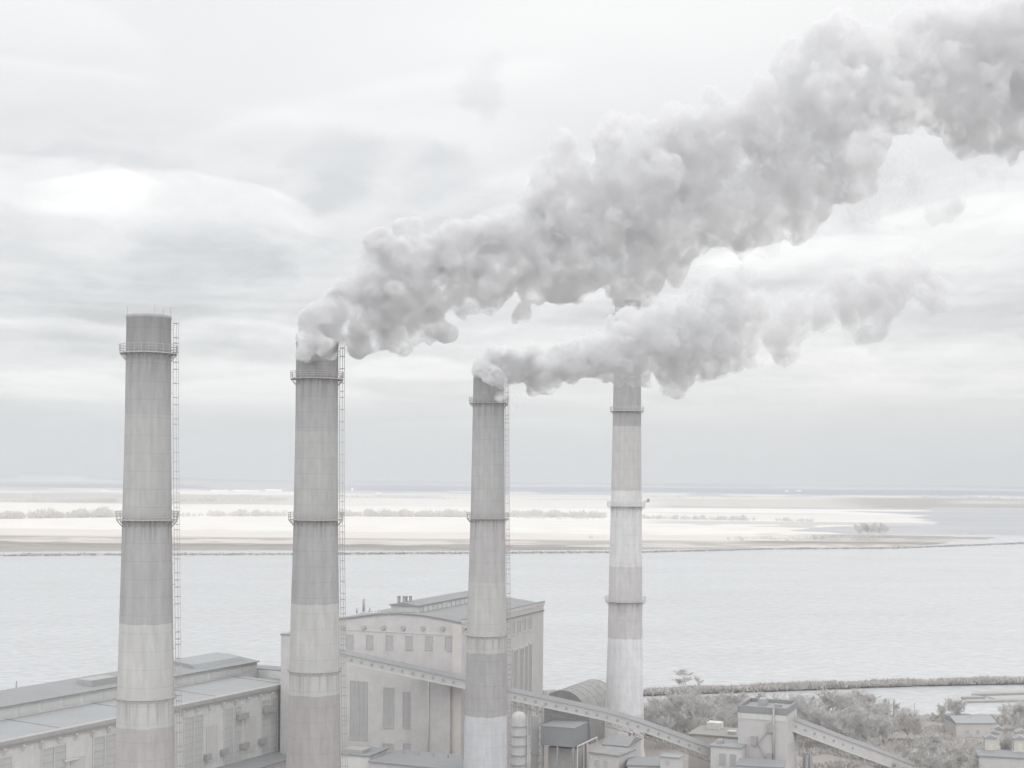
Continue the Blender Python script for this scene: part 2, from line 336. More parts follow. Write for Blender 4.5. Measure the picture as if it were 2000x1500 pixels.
def chimney(pxc, Y, rows, bands, plats, label, lad=True, rods=3, pale=False, inner=.5, seed=0):
    """rows: (y pixel, radius m) from the top down; bands: (y pixel where it starts, colour) from the top down; plats: y pixels"""
    base = P(pxc[0], 940, Y); base.z = 1.0
    # the axis is vertical: take x from the middle of the shaft at horizon height
    zz = lambda py: P(pxc[0], py, Y).z - 1.0
    t = empty('industrial_chimney', base, 0, label, 'chimney', 'row of tall concrete chimneys')
    prof = [(rows[-1][1] + .55, 0.0)] + [(r, zz(y)) for y, r in rows[::-1]]
    top, rt = prof[-1][1], prof[-1][0]; h = top
    outer = prof[:-1] + [(rt, top - .5), (rt + .06, top - .45), (rt + .06, top), (rt - .45, top), (rt - .45, top - 12)]
    bs = [(0.0, bands[-1][1])] + [(max(0.0, min(1.0, zz(bands[i + 1][0]) / h)), bands[i][1]) for i in range(len(bands) - 2, -1, -1)]
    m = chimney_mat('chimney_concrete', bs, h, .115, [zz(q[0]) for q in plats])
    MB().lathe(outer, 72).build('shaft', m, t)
    rad = lambda z: float(np.interp(z, [q[1] for q in prof], [q[0] for q in prof]))
    ms = steel_pale if pale else steel
    for i, (py, ov, rail) in enumerate(plats):
        z = zz(py); r = rad(z)
        d = MB(); d.lathe([(r + .02, z - .14), (r + ov, z - .14), (r + ov, z), (r + .02, z)], 48, smooth=False, cap=False)
        for k in range(20):
            a_ = k * math.pi / 10 + .1
            ca, sa = math.cos(a_), math.sin(a_)
            d.tube((ca * (r + ov - .06), sa * (r + ov - .06), z - .16), (ca * (r + .02), sa * (r + .02), z - .16 - ov * 1.05), .05, 5)
        if ov < .45: d.lathe([(r + .01, z - .5), (r + .12, z - .5), (r + .12, z - .1), (r + .01, z - .1)], 48, smooth=False, cap=False)
        dk = d.build('platform', ms, t)
        if rail:
            q = MB()
            for k in range(24):
                a_ = k * math.pi / 12; q.tube(((r + ov - .04) * math.cos(a_), (r + ov - .04) * math.sin(a_), z), ((r + ov + .04) * math.cos(a_), (r + ov + .04) * math.sin(a_), z + 1.1), .045, 4)
            for hh in (.4, .75, 1.1): q.ring(r + ov + .01 + hh * .03, z + hh, .04, 48)
            q.build('railing', ms, dk)
    if lad:
        a_ = math.radians(lad); ca, sa = math.cos(a_), math.sin(a_); L = MB(); Cg = MB(); z = 14.0
        rngl = random.Random(seed)
        def pt(zc, off, lat): r = rad(zc) + off; return (ca * r - sa * lat, sa * r + ca * lat, zc)
        zs = np.arange(14.0, top + .8, 2.0)
        for za, zb in zip(zs, zs[1:]):
            for lat in (-.25, .25): L.tube(pt(za, .28, lat), pt(zb, .28, lat), .035, 4)
            for off in (1.02,): 
                for lat in (-.2, .2): Cg.tube(pt(za, off, lat), pt(zb, off, lat), .03, 4)
            for off in (.7,): 
                for lat in (-.37, .37): Cg.tube(pt(za, off, lat), pt(zb, off, lat), .03, 4)
        for zc in np.arange(14.0, zs[-1], .45): L.tube(pt(zc, .28, -.25), pt(zc, .28, .25), .025, 4)
        for zc in np.arange(14.0, top - .2, 3.0): L.tube(pt(zc, -.05, 0), pt(zc, .3, 0), .04, 4)
        zc = 15.0
        while zc < zs[-1]:
            hoop = [pt(zc, .28, -.3), pt(zc, .7, -.38), pt(zc, 1.03, -.2), pt(zc, 1.03, .2), pt(zc, .7, .38), pt(zc, .28, .3)]
            for q, q2 in zip(hoop, hoop[1:]): Cg.tube(q, q2, .05, 4)
            zc += rngl.choice((.75, 1.0, 1.35, 2.0))
        lo = L.build('ladder', steel, t); Cg.build('safety_cage', steel, lo)
    for k in range(rods):
        a_ = math.radians((188, 300, 62, 5)[k]); MB().tube(((rt - .1) * math.cos(a_), (rt - .1) * math.sin(a_), top - 1.5), ((rt - .1) * math.cos(a_), (rt - .1) * math.sin(a_), top + 1.3), .045, 4).build('lightning_rod', steel, t)
    return t, base, zz, rad
DK, DK2, LT, RD = (.308, .304, .308), (.305, .30, .301), (.385, .383, .377), (.33, .314, .316)
MD = (.325, .324, .322)
ch1 = chimney((288, 0), 200, [(617, 3.06), (820, 3.15), (1000, 3.37), (1090, 3.49), (1217, 3.67), (1400, 3.96), (1500, 4.09)],
    [(617, DK), (690, DK), (812, MD), (1013, DK2), (1195, DK), (1217, LT), (1417, RD)],
    [(690, .85, 1), (1014, .85, 1), (1359, .32, 0)], 'leftmost chimney, idle with an open top and no smoke, dark band at the top', 12, 4, seed=1)
ch2 = chimney((617.5, 0), 232, [(668, 3.42), (848, 3.45), (1020, 3.62), (1100, 3.73), (1180, 3.89), (1300, 4.06), (1357, 4.13), (1500, 4.47)],
    [(668, DK), (848, MD), (1016, DK), (1180, LT), (1357, (.308, .293, .296))],
    [(740, .85, 1), (1014, .85, 1), (1307, .32, 0)], 'chimney pouring out the huge thick grey plume, just right of the idle one', 12, 3, seed=2)
ch3 = chimney((953, 0), 292, [(722, 3.15), (880, 3.33), (1010, 3.53), (1137, 3.82), (1237, 4.05), (1397, 4.36), (1500, 4.49)],
    [(722, (.345, .341, .345)), (882, (.345, .343, .342)), (1010, (.36, .35, .351)), (1137, LT), (1275, DK2), (1397, (.42, .428, .445))],
    [(787, .75, 1), (1012, .75, 1), (1239, .35, 0)], 'chimney with the small pale plume, standing right in front of the tall brick boiler house', 12, 2, seed=3)
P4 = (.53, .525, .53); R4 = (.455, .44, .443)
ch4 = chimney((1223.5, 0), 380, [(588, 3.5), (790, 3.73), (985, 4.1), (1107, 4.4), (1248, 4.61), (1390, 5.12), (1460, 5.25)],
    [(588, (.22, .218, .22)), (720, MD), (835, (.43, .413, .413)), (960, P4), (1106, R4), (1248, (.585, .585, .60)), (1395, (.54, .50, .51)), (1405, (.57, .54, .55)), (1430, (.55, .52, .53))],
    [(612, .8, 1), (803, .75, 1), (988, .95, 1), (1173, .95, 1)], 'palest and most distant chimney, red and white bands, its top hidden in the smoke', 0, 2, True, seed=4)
# instrument box on an arm of the fourth chimney's middle platform
t4, b4, zz4, rad4 = ch4
z = zz4(980); r = rad4(z)
MB().tube((r + .6, 0, z), (r + 2.0, 0, z + .3), .09, 5).box(r + 1.5, r + 2.1, -.4, .4, z - .1, z + .9).build('warning_lamp', steel, t4)

# ------------------------------------------------------------------ smoke
def smoke_mat(name, dens, col, thr=.33, gain=6.0, fr=.28, an=.1, thin=((0, 1.0), (120, 1.0))):
    m = bpy.data.materials.new(name); m.use_nodes = True; nt = m.node_tree; nt.nodes.clear()
    v = nt.nodes.new('ShaderNodeVolumePrincipled'); v.inputs['Color'].default_value = (*col, 1); v.inputs['Density'].default_value = dens
    v.inputs['Anisotropy'].default_value = an
    tc = nt.nodes.new('ShaderNodeTexCoord'); n = nz(nt, tc.outputs['Object'], fr, 6, .62, .5)
    sx = nt.nodes.new('ShaderNodeSeparateXYZ'); nt.links.new(tc.outputs['Object'], sx.inputs[0])   # the smoke thins as it drifts downwind
    k = E(nt, ramp(nt, (E(nt, sx.outputs[0]) / 140.0).clamp(), [(x / 140.0, v_ / 5.0) for x, v_ in thin])) * 5.0
    d = (n - thr).clamp() * k * (dens * gain); nt.links.new(d.s, v.inputs['Density'])
    o = nt.nodes.new('ShaderNodeOutputMaterial'); nt.links.new(v.outputs[0], o.inputs['Volume'])
    return m
_ico = None
def ico():
    global _ico
    if _ico is None:
        bm = bmesh.new(); bmesh.ops.create_icosphere(bm, subdivisions=2, radius=1.0)
        _ico = (np.array([v.co[:] for v in bm.verts]), [tuple(v.index for v in f.verts) for f in bm.faces]); bm.free()
    return _ico
def plume(name, blobs, Y0, slope, m, parent=None, seed=0, voxel=.42, kids=9, disp=((5.5, 2.8), (2.0, 1.3), (.8, .75)), fat=.86):
    r_ = random.Random(seed); L = []
    for b in blobs:
        x, y, r = b[:3]; dY = b[3] if len(b) > 3 else 0
        Y = Y0 + slope * (x - blobs[0][0]) / 100.0 + dY
        c = P(x, y, Y); R = r * Y / F * fat; L.append((c, R))
        for k in range(kids):
            d = Vector((r_.gauss(0, 1), r_.gauss(0, 1), r_.gauss(0, 1))).normalized()
            R2 = R * r_.uniform(.25, .5); c2 = c + d * (R * .95 - R2 * .25); L.append((c2, R2))
            if R2 > 1.2:
                for j in range(4):
                    d2 = (d + Vector((r_.gauss(0, .7), r_.gauss(0, .7), r_.gauss(0, .7)))).normalized(); R3 = R2 * r_.uniform(.3, .5); L.append((c2 + d2 * R2 * .9, R3))
    iv, if_ = ico(); vs, fs = [], []; ctr = L[0][0]
    for c, R in L:
        o_ = len(vs); vs += (iv * R + np.array(c - ctr)).tolist(); fs += [tuple(i + o_ for i in f) for f in if_]
    me = bpy.data.meshes.new(name); me.from_pydata(vs, [], fs); me.materials.append(m)
    o = bpy.data.objects.new(name, me); C.objects.link(o); o.location = ctr - (parent.location if parent else Vector((0, 0, 0)))
    rm = o.modifiers.new('r', 'REMESH'); rm.mode = 'VOXEL'; rm.voxel_size = voxel; rm.use_smooth_shade = True
    for i, (s, st) in enumerate(disp):
        tx = bpy.data.textures.new('billow', 'CLOUDS'); tx.noise_scale = s; tx.noise_depth = 2
        dm = o.modifiers.new('d', 'DISPLACE'); dm.texture = tx; dm.strength = st; dm.mid_level = .5; dm.texture_coords = 'LOCAL'
    rm = o.modifiers.new('r2', 'REMESH'); rm.mode = 'VOXEL'; rm.voxel_size = voxel * .9; rm.use_smooth_shade = True
    bpy.context.view_layer.update()
    ev = o.evaluated_get(bpy.context.evaluated_depsgraph_get()).to_mesh()
    nv, nf = len(ev.vertices), len(ev.polygons)
    co = np.empty(nv * 3, np.float32); ev.vertices.foreach_get('co', co); co = co.reshape(-1, 3)
    ed = np.empty(len(ev.edges) * 2, np.int32); ev.edges.foreach_get('vertices', ed); ed = ed.reshape(-1, 2)
    lv = np.empty(len(ev.loops), np.int32); ev.loops.foreach_get('vertex_index', lv)
    ls = np.empty(nf, np.int32); ev.polygons.foreach_get('loop_start', ls)
    lab = np.arange(nv)                              # connected pieces
    while True:
        m_ = np.minimum(lab[ed[:, 0]], lab[ed[:, 1]]); n_ = lab.copy(); np.minimum.at(n_, ed[:, 0], m_); np.minimum.at(n_, ed[:, 1], m_); n_ = n_[n_]
        if (n_ == lab).all(): break
        lab = n_
    lf = np.append(ls, len(lv)); ids, cnt = np.unique(lab, return_counts=True)
    first = None
    for k in ids[np.argsort(-cnt)]:
        vi = np.nonzero(lab == k)[0]; c_ = co[vi]; size = c_.max(0) - c_.min(0)
        if len(vi) < 150 or size.max() < (1.2 if first is None else 7.0): continue
        fi = np.nonzero(lab[lv[ls]] == k)[0]
        new = np.full(nv, -1); new[vi] = np.arange(len(vi))
        faces = [new[lv[lf[i]:lf[i + 1]]].tolist() for i in fi]
        # a piece turned inside out is a hollow, not smoke
        t0 = np.array([f[:3] for f in faces]); q = c_[t0] - c_.mean(0); vol = np.einsum('ij,ij->i', q[:, 0], np.cross(q[:, 1], q[:, 2])).sum()
        if vol <= 0: continue
        m2 = bpy.data.meshes.new(name); m2.from_pydata(c_.tolist(), [], faces); m2.polygons.foreach_set('use_smooth', [True] * len(faces)); m2.materials.append(m)
        host = parent or first
        p = bpy.data.objects.new(name if first is None else 'smoke_wisp', m2); C.objects.link(p)
        p.location = ctr - host.location if host else ctr
        if host: p.parent = host
        if first is None: first = p
    o.to_mesh_clear(); bpy.data.objects.remove(o); bpy.data.meshes.remove(me)
    return first
SMOKE_D = .5
MS1 = smoke_mat('grey_smoke', SMOKE_D, (.795, .795, .803), .41, 11.0, .33, thin=((0, 1.9), (22, 1.1), (50, .7), (80, .58), (140, .52))); MS2 = smoke_mat('pale_smoke', .32, (.825, .827, .835), .41, 11.0, .36, thin=((0, 2.8), (18, 1.5), (35, .9), (140, .8))); MS3 = smoke_mat('thin_smoke',   .36, (.80, .80, .81), .50, 8.0, .20); MS4 = smoke_mat('drifting_smoke', .17, (.79, .79, .80), .41, 11.0, .24)
A = [(620, 676, 36, -2), (640, 682, 24, -5), (598, 668, 18, -3), (700, 672, 34), (735, 668, 26), (790, 668, 24), (1540, 335, 80), (1560, 290, 60), (1755, 130, 60), (1770, 60, 55), (1745, 210, 60), (1765, 180, 40), (622, 668, 40), (612, 640, 34), (640, 622, 48), (672, 585, 46), (655, 655, 34), (700, 640, 50), (725, 555, 62), (738, 498, 42), (782, 440, 22), (812, 445, 24), (762, 605, 72), (800, 520, 72),
     (790, 645, 42), (850, 640, 30), (872, 652, 24), (850, 590, 46), (885, 485, 64), (900, 565, 55), (955, 462, 52), (960, 550, 60), (1012, 490, 72), (1050, 545, 60), (1030, 425, 52), (1085, 350, 62),
     (1100, 282, 36), (1180, 272, 38), (1130, 400, 105), (1130, 515, 80), (1020, 615, 18), (1240, 520, 78), (1215, 572, 34), (1240, 560, 40), (1220, 385, 112), (1275, 285, 60), (1320, 240, 45), (1300, 460, 92), (1392, 190, 34), (1380, 290, 100), (1400, 400, 95),
     (1480, 420, 80), (1490, 250, 95), (1560, 130, 62), (1620, 85, 66), (1600, 210, 105), (1640, 320, 92), (1570, 400, 68), (1690, 95, 66), (1700, 200, 80), (1800, 120, 62), (1850, 60, 72),
     (1880, 190, 105), (1960, 110, 130), (1965, 245, 72), (2060, 100, 160), (2150, 60, 170)]
W1 = [(1745, 60, 50), (1770, 250, 60), (1700, 350, 50), (1740, 330, 50), (1790, 370, 45), (1840, 390, 45), (1700, 290, 60), (1690, 400, 40), (1760, 420, 25), (1870, 350, 30), (1900, 330, 30), (1610, 440, 30), (715, 690, 14), (738, 690, 12), (800, 680, 14), (890, 650, 12),
      (1030, 625, 16), (1120, 610, 18), (1330, 545, 30), (1940, 330, 40), (1250, 585, 28), (1760, 230, 60), (1200, 240, 40), (1540, 100, 40), (1500, 480, 40), (1385, 520, 35)]
Bp = [(948, 712, 24, 0), (972, 702, 30, 0), (946, 720, 18, -3), (962, 732, 20, -5), (978, 750, 14, -5), (1400, 690, 50), (1430, 640, 45), (1330, 680, 60), (948, 722, 20), (968, 708, 26), (1000, 716, 40), (1050, 718, 42), (1108, 706, 46), (1168, 700, 48), (1228, 690, 52), (1225, 650, 46, 12), (1228, 628, 34, 30), (1215, 690, 44, 40), (1240, 660, 44, 50), (1215, 655, 32), (1290, 665, 66), (1300, 625, 40), (1322, 725, 46), (1380, 660, 66), (1440, 615, 56), (1410, 570, 46), (1340, 610, 40), (1060, 760, 12), (1245, 735, 26)]
B2 = [(1535, 640, 44, 0), (1535, 690, 30, 0), (1556, 600, 34, 0), (1600, 600, 38, 0), (1640, 560, 34, 0), (1690, 600, 55, 0), (1700, 640, 32, 0), (1735, 560, 46, 0), (1780, 545, 42, 0), (1825, 572, 34)]
W2 = [(1480, 640, 34), (1500, 610, 28), (1460, 590, 40), (1010, 782, 17), (1035, 768, 10), (980, 770, 16), (1130, 745, 16), (1470, 690, 40), (1410, 720, 34), (1350, 560, 44), (1450, 540, 34)]
s1 = plume('smoke_plume', A, 229, 2.2, MS1, seed=3); tag(s1, 'huge thick grey smoke plume from the second chimney billowing up to the top right', 'smoke')
plume('smoke_wisp', W1, 228, 2.2, MS3, s1, seed=5, disp=((5, 4.0), (2.0, 2.0)), voxel=.45)
s2 = plume('smoke_plume', Bp, 290, 3, MS2, seed=8, fat=.98, disp=((4.5, 2.0), (1.7, 1.0), (.8, .6))); tag(s2, 'small pale smoke plume bending right from the third chimney past the fourth', 'smoke')
plume('smoke_wisp', W2, 288, 3, MS3, s2, seed=9, disp=((4, 3.0), (1.8, 1.6)))
s3 = plume('smoke_cloud', B2, 315, 5, MS4, seed=12, fat=1.05, disp=((5, 3.0), (2.0, 1.6), (.8, .7))); tag(s3, 'detached puffs of thin smoke drifting under the big plume at the right', 'smoke')
# ------------------------------------------------------------------ plant buildings
ONE = 1.0
def LP(O, a, x, y, ax, val):                         # the point of the local plane ax = val seen at pixel x, y
    rx, rz = ray(x, y); c, s = math.cos(-a), math.sin(-a)
    o = (c * -O[0] + s * O[1], s * -O[0] - c * O[1], H - O[2]); d = (c * rx - s, s * rx + c, rz)
    t = (val - o[ax]) / d[ax]; return Vector([o[i] + t * d[i] for i in range(3)])
brick = mat('weathered_brick', (.475, .463, .461), .95, .17, .35, .05, .2, .06)
brick_d = mat('sooty_brick', (.432, .424, .422), .95, .2, .35, .05, .2, .05)
brick_p = mat('pale_brick', (.495, .473, .458), .95, .08, .5)
plaster = mat('grey_plaster', (.50, .498, .496), .95, .2, .25, .10)
roofm = mat('roof_felt', (.27, .28, .29), .85, .10, .12, 0)
roofd = mat('dark_roof_felt', (.235, .24, .245), .9, .12, .2)
glassd = mat('dark_window_glass', (.355, .355, .36), .5, .12, .6)
trim = mat('pale_trim', (.48, .477, .47), .8, .08, .5)
ccd = mat('conveyor_cladding', (.43, .427, .425), .85, .10, .4, .06)
dsteel = mat('dark_steel', (.31, .308, .308), .75, .15, 1.0)
bluec = mat('blue_grey_sheet', (.225, .232, .242), .9, .08, .3)

# boiler house
OB, AB = Vector((-11.2, 330, 1)), math.radians(-21)
bh = empty('boiler_house', OB, AB, 'tall brick power station block with a shallow arched roof, narrow dark windows and roof lantern', 'power station')
fp = lambda x, y, ax=1, v=0.0: LP(OB, AB, x, y, ax, v)
x0 = -33.5
top = [(x0, 40.3), (-28, 41.0), (-22, 42.0), (-16, 42.4), (-10, 42.2), (-5, 41.6), (0, 40.9)]
D = 55.7
m_ = MB().prism([(x0, 0, 0)] + [(x, 0, z) for x, z in top] + [(0, 0, 0)], (0, D, 0))
m_.build('wall', brick, bh)
r_ = MB()
for (xa, za), (xb, zb) in zip(top, top[1:]):
    r_.hexa([(xa, -.35, za + .02), (xb, -.35, zb + .02), (xb, D + .2, zb + .02), (xa, D + .2, za + .02)], [(xa, -.35, za + .32), (xb, -.35, zb + .32), (xb, D + .2, zb + .32), (xa, D + .2, za + .32)])
rf = r_.build('roof', roofd, bh)
MB().box(-.35, .25, -.3, D + .2, 40.9, 41.75).build('parapet', brick_p, bh)
MB().box(-.28, .32, -.4, D + .3, 41.752, 41.9).box(.002, .34, -.3, D, 39.3, 39.6).build('coping', roofd, bh)
MB().box(x0, -.02, -.14, -.003, 38.0, 38.25).build('string_course', trim, bh)
MB().box(-2.35, -.01, -.45, -.003, 0, 40.6).build('pilaster', brick_p, bh)
for k in range(6):                                   # narrow upper windows
    a_, b_ = fp(677.5 + 38.5 * k, 1240 + .7 * k), fp(688.5 + 38.7 * k, 1266 + .8 * k)
    f = MB(); xa, xb, za, zb = a_.x, b_.x, b_.z, a_.z
    f.box(xa - .14, xa, -.12, -.002, za, zb).box(xb, xb + .14, -.12, -.002, za, zb).box(xa - .14, xb + .14, -.14, -.002, zb, zb + .16).box(xa - .2, xb + .2, -.2, -.002, za - .16, za)
    wd = f.build('window', brick_d, bh); MB().box(xa + .003, xb - .003, -.04, -.004, za + .003, zb - .003).build('pane', glassd, wd)
for k in range(7):                                   # round vents under the roof edge
    c = fp(700 + 38.7 * (k - .75) , 1225 + .4 * k); v = MB(); n = 14
    v.prism([(c.x + .62 * math.cos(i * 2 * math.pi / n), 0, c.z + .62 * math.sin(i * 2 * math.pi / n)) for i in range(n)], (0, -.35, 0)); v.build('vent', brick_d, bh)
    MB().prism([(c.x + .45 * math.cos(i * 2 * math.pi / n), -.36, c.z + .45 * math.sin(i * 2 * math.pi / n)) for i in range(n)], (0, -.05, 0)).build('vent_grille', glassd, bh)
def tallwin(x1, x2, y1, y2, name='tall_window', mull=1, T=bh, f=fp, m=glassd, **k):
    a_, b_ = f(x1, y1, **k), f(x2, y2, **k); xa, xb, za, zb = a_.x, b_.x, b_.z, a_.z
    q = MB().box(xa - .15, xa, -.13, -.002, za, zb).box(xb, xb + .15, -.13, -.002, za, zb).box(xa - .15, xb + .15, -.16, -.002, zb, zb + .2).box(xa - .22, xb + .22, -.25, -.002, za - .2, za)
    w_ = q.build(name, brick_d, T); p = MB().box(xa + .003, xb - .003, -.05, -.004, za + .003, zb - .003).build('pane', m, w_)
    if mull:
        q = MB(); nn = max(2, int((zb - za) / 1.6))
        for i in range(1, nn): z = za + (zb - za) * i / nn; q.box(xa + .003, xb - .003, -.09, -.052, z - .05, z + .05)
        q.box((xa + xb) / 2 - .05, (xa + xb) / 2 + .05, -.088, -.053, za + .01, zb - .01); q.build('glazing_bar', steel, w_)
for x1, x2, y1, y2 in ((685, 698, 1330, 1443), (703, 716, 1332, 1444), (750, 768, 1343, 1421), (788, 806, 1352, 1421), (827, 840, 1360, 1422)): tallwin(x1, x2, y1, y2)
for x1, x2 in ((749, 768), (788, 806), (826, 836)): tallwin(x1, x2, 1452, 1467, 'window', 0)
MB().box(-12.3, -2.36, -1.4, -.003, 0, 27.5).build('stair_bay', brick_d, bh)
dp = MB(); c = fp(836.5, 1400, 1, -1.6)
dp.tube((c.x, -1.6, 6), (c.x, -1.6, 27), .16, 8)
for k in range(12): dp.tube((c.x, -1.6, 7 + k * 1.7), (c.x, -1.3, 7 + k * 1.7), .12, 6)
dp.build('drainpipe', trim, bh)
# side facade: pilasters and tall glazed strips
sf = lambda x, y: LP(OB, AB, x, y, 0, 0.0)
for i, (x1, x2, y1, y2) in enumerate(((1001, 1009, 1272, 1352), (1014, 1021, 1268, 1349), (1024, 1029, 1264, 1347), (1032, 1037, 1259, 1346))):
    a_, b_ = sf(x1, y1), sf(x2, y2); ya, yb, zb, za = a_.y, b_.y, a_.z, 4.0
    q = MB().box(.002, .2, ya - .35, ya, za, zb).box(.002, .2, yb, yb + .35, za, zb).box(.002, .24, ya - .35, yb + .35, zb, zb + .5)
    w_ = q.build('tall_window', brick_p, bh); MB().box(.004, .05, ya + .003, yb - .003, za, zb - .003).build('pane', glassd, w_)
    q = MB()
    for k in range(14): z = za + 1 + k * 1.9; q.box(.052, .10, ya + .003, yb - .003, z, z + .12)
    q.box(.053, .098, (ya + yb) / 2 - .06, (ya + yb) / 2 + .06, za + .5, zb - .1); q.build('glazing_bar', steel, w_)
for i in range(4):
    a_, b_ = sf(1000 + 10.5 * i, 1240 - 4 * i), sf(1005.5 + 10.5 * i, 1260 - 4.2 * i)
    w_ = MB().box(.002, .16, a_.y - .25, a_.y, 35.3, 38.4).box(.002, .16, b_.y, b_.y + .25, 35.3, 38.4).box(.002, .2, a_.y - .3, b_.y + .3, 35.0, 35.3).build('window', brick_p, bh)
    MB().box(.004, .05, a_.y + .003, b_.y - .003, 35.303, 38.4).build('pane', glassd, w_)
# lantern along the roof
ln = MB().box(-19.9, -12.7, 3, 46, 41.6, 44.1).build('roof_lantern', brick_d, bh)
MB().prism([(-20.2, 2.7, 44.1), (-12.4, 2.7, 44.1), (-12.4, 2.7, 44.35), (-16.3, 2.7, 44.9), (-20.2, 2.7, 44.35)], (0, 43.6, 0)).build('lantern_roof', roofd, ln)
q = MB()
for k in range(14): q.box(-12.695, -12.6, 6 + k * 2.8, 8.2 + k * 2.8, 42.5, 43.8)
q.build('lantern_glazing', plaster, ln)
for xx, hh, ww in ((779, 1.25, .28), (791, 1.25, .45), (801.5, 1.35, .28)):
    c = LP(OB, AB, xx, 1180, 1, 6); MB().box(c.x - ww, c.x + ww, 6 - ww, 6 + ww, 44.3, 44.3 + hh + .5).box(c.x - ww - .08, c.x + ww + .08, 6 - ww - .08, 6 + ww + .08, 44.3 + hh + .5, 44.42 + hh + .5).build('roof_flue', dsteel, bh)
MB().box(-29.2, -25.0, 5, 9, 40.6, 41.9).build('plinth', brick_d, bh)
for xx, ytop, rr in ((697, 1188, .17), (709.5, 1170, .2), (712.5, 1169, .12), (722, 1187, .2)):
    c = LP(OB, AB, xx, ytop, 1, 7); MB().tube((c.x, 7, 41.4), (c.x, 7, c.z), rr, 8).build('roof_flue', dsteel, bh)
q = MB()
for k in range(6): q.tube((-24.5 + k * .9, .3, 41.5), (-24.5 + k * .9, .3, 42.9 + k * .04), .035, 4)
q.tube((-24.5, .3, 42.6), (-20, .3, 42.9), .03, 4)
q.build('roof_railing', dsteel, bh)
q = MB().tube((-13.6, 33, 44.5), (-13.6, 33, 45.7), .05, 4).tube((-12.9, 35.5, 44.4), (-12.9, 35.5, 45.7), .05, 4).tube((-13.6, 33, 45.3), (-12.9, 35.5, 45.3), .05, 4); q.build('roof_hatch_rail', dsteel, bh)
MB().box(-48.5, x0 - .003, .8, 22, 0, 35.9).build('stair_tower', brick_d, bh)
MB().box(-48.7, x0 - .003, .6, 22.2, 35.9, 36.2).box(-46.5, -44.5, 5, 7, 36.2, 36.6).build('stair_tower_roof', roofd, bh)

# turbine hall
AH = math.radians(-27)
th = empty('turbine_hall', OB, AH, 'long low turbine hall with stepped grey roofs and tall windows, behind the two left chimneys', 'industrial hall')
hp = lambda x, y, ax=0, v=-50.0: LP(OB, AH, x, y, ax, v)
Y0, Y1 = -130, 2.0
MB().box(-92, -50, Y0, Y1, 0, 22.6).build('wall', plaster, th)
MB().box(-51, -49.35, Y0, Y1 + .3, 22.603, 23.5).box(-50, -49.6, Y0, Y1, 22.0, 22.6).build('cornice', mat('cornice', (.33, .325, .32), .9, .12, .4, .1), th)
MB().hexa([(-66, Y0, 23.1), (-51.003, Y0, 22.61), (-51.003, Y1, 22.61), (-66, Y1, 23.1)], [(-66, Y0, 24.0), (-51.003, Y0, 23.45), (-51.003, Y1, 23.45), (-66, Y1, 24.0)]).build('lower_roof', roofm, th)
for k in range(6): y = Y0 + 6 + k * 24.6; MB().hexa([(-65.9, y, 23.97), (-51.1, y, 23.42), (-51.1, y + .22, 23.42), (-65.9, y + .22, 23.97)], [(-65.9, y, 24.1), (-51.1, y, 23.55), (-51.1, y + .22, 23.55), (-65.9, y + .22, 24.1)]).build('roof_seam', roofd, th)
cl = MB().box(-84, -66.003, Y0, 9.6, 22.7, 26.6).build('clerestory', plaster, th)
for k in range(22):
    y = 8.2 - k * 6.2
    MB().box(-66.001, -65.9, y - 5.0, y, 24.45, 26.0).build('clerestory_panel', mat('clerestory_panel', (.47, .465, .46), .8, .1, .4), cl)
MB().hexa([(-84.4, Y0, 26.6), (-65.4, Y0, 26.6), (-65.4, 9.9, 26.6), (-84.4, 9.9, 26.6)], [(-76, Y0, 28.2), (-65.4, Y0, 26.85), (-65.4, 9.9, 26.85), (-76, 9.9, 28.2)]).build('upper_roof', roofd, th)
MB().hexa([(-76, -13, 27.4), (-67.5, -13, 26.8), (-67.5, 7.0, 26.8), (-76, 7.0, 27.4)], [(-76, -13, 28.9), (-68.5, -13, 28.2), (-68.5, 6.0, 28.2), (-76, 6.0, 28.9)]).build('roof_monitor', roofm, th)
MB().box(-72.5, -68, -48, -40, 27.0, 28.6).build('roof_hut', dsteel, th)
MB().box(-80, -58, 9.8, 16, 0, 24.6).box(-62, -50, 2.05, 12, 0, 22.4).build('end_block', plaster, th)
MB().box(-80.2, -57.8, 9.9, 16.2, 24.603, 24.9).box(-62.2, -49.8, 2.1, 12.2, 22.403, 22.7).build('end_block_roof', roofd, th)
glh = mat('grimy_glass', (.425, .425, .425), .6, .14, .5)
for k in range(8):                                   # pairs of tall glazed strips
    y = -6.5 - 14.2 * k; ya, yb = y - 3.1, y + 3.1
    w_ = MB().box(-49.998, -49.8, ya - .3, ya, 6.5, 20.2).box(-49.998, -49.8, yb, yb + .3, 6.5, 20.2).box(-49.998, -49.75, ya - .3, yb + .3, 20.203, 20.6).build('tall_window', trim, th)
    MB().box(-49.996, -49.93, ya + .003, yb - .003, 6.5, 20.2).build('pane', glh, w_)
    MB().box(-49.92, -49.7, y - .14, y + .14, 6.5, 20.2).build('mullion', trim, w_)
    q = MB()
    for j in range(8): q.box(-49.925, -49.87, ya + .01, yb - .01, 8 + 1.55 * j, 8.1 + 1.55 * j)
    q.build('glazing_bar', steel, w_)
for k in range(9):
    y = .5 - 14.2 * k
    MB().box(-49.998, -49.85, y - 2.4, y + 1.6, 8.6, 17.2).build('wall_panel', mat('wall_panel', (.455, .45, .442), .9, .1, .3, .08), th)
for k in range(28):
    y = -1.5 - 4.7 * k; MB().prism([(-49.998, y, 22.0), (-49.998, y, 20.7), (-49.85, y, 20.7), (-49.2, y, 21.8), (-49.2, y, 22.0)], (0, .5, 0)).build('bracket', plaster, th)
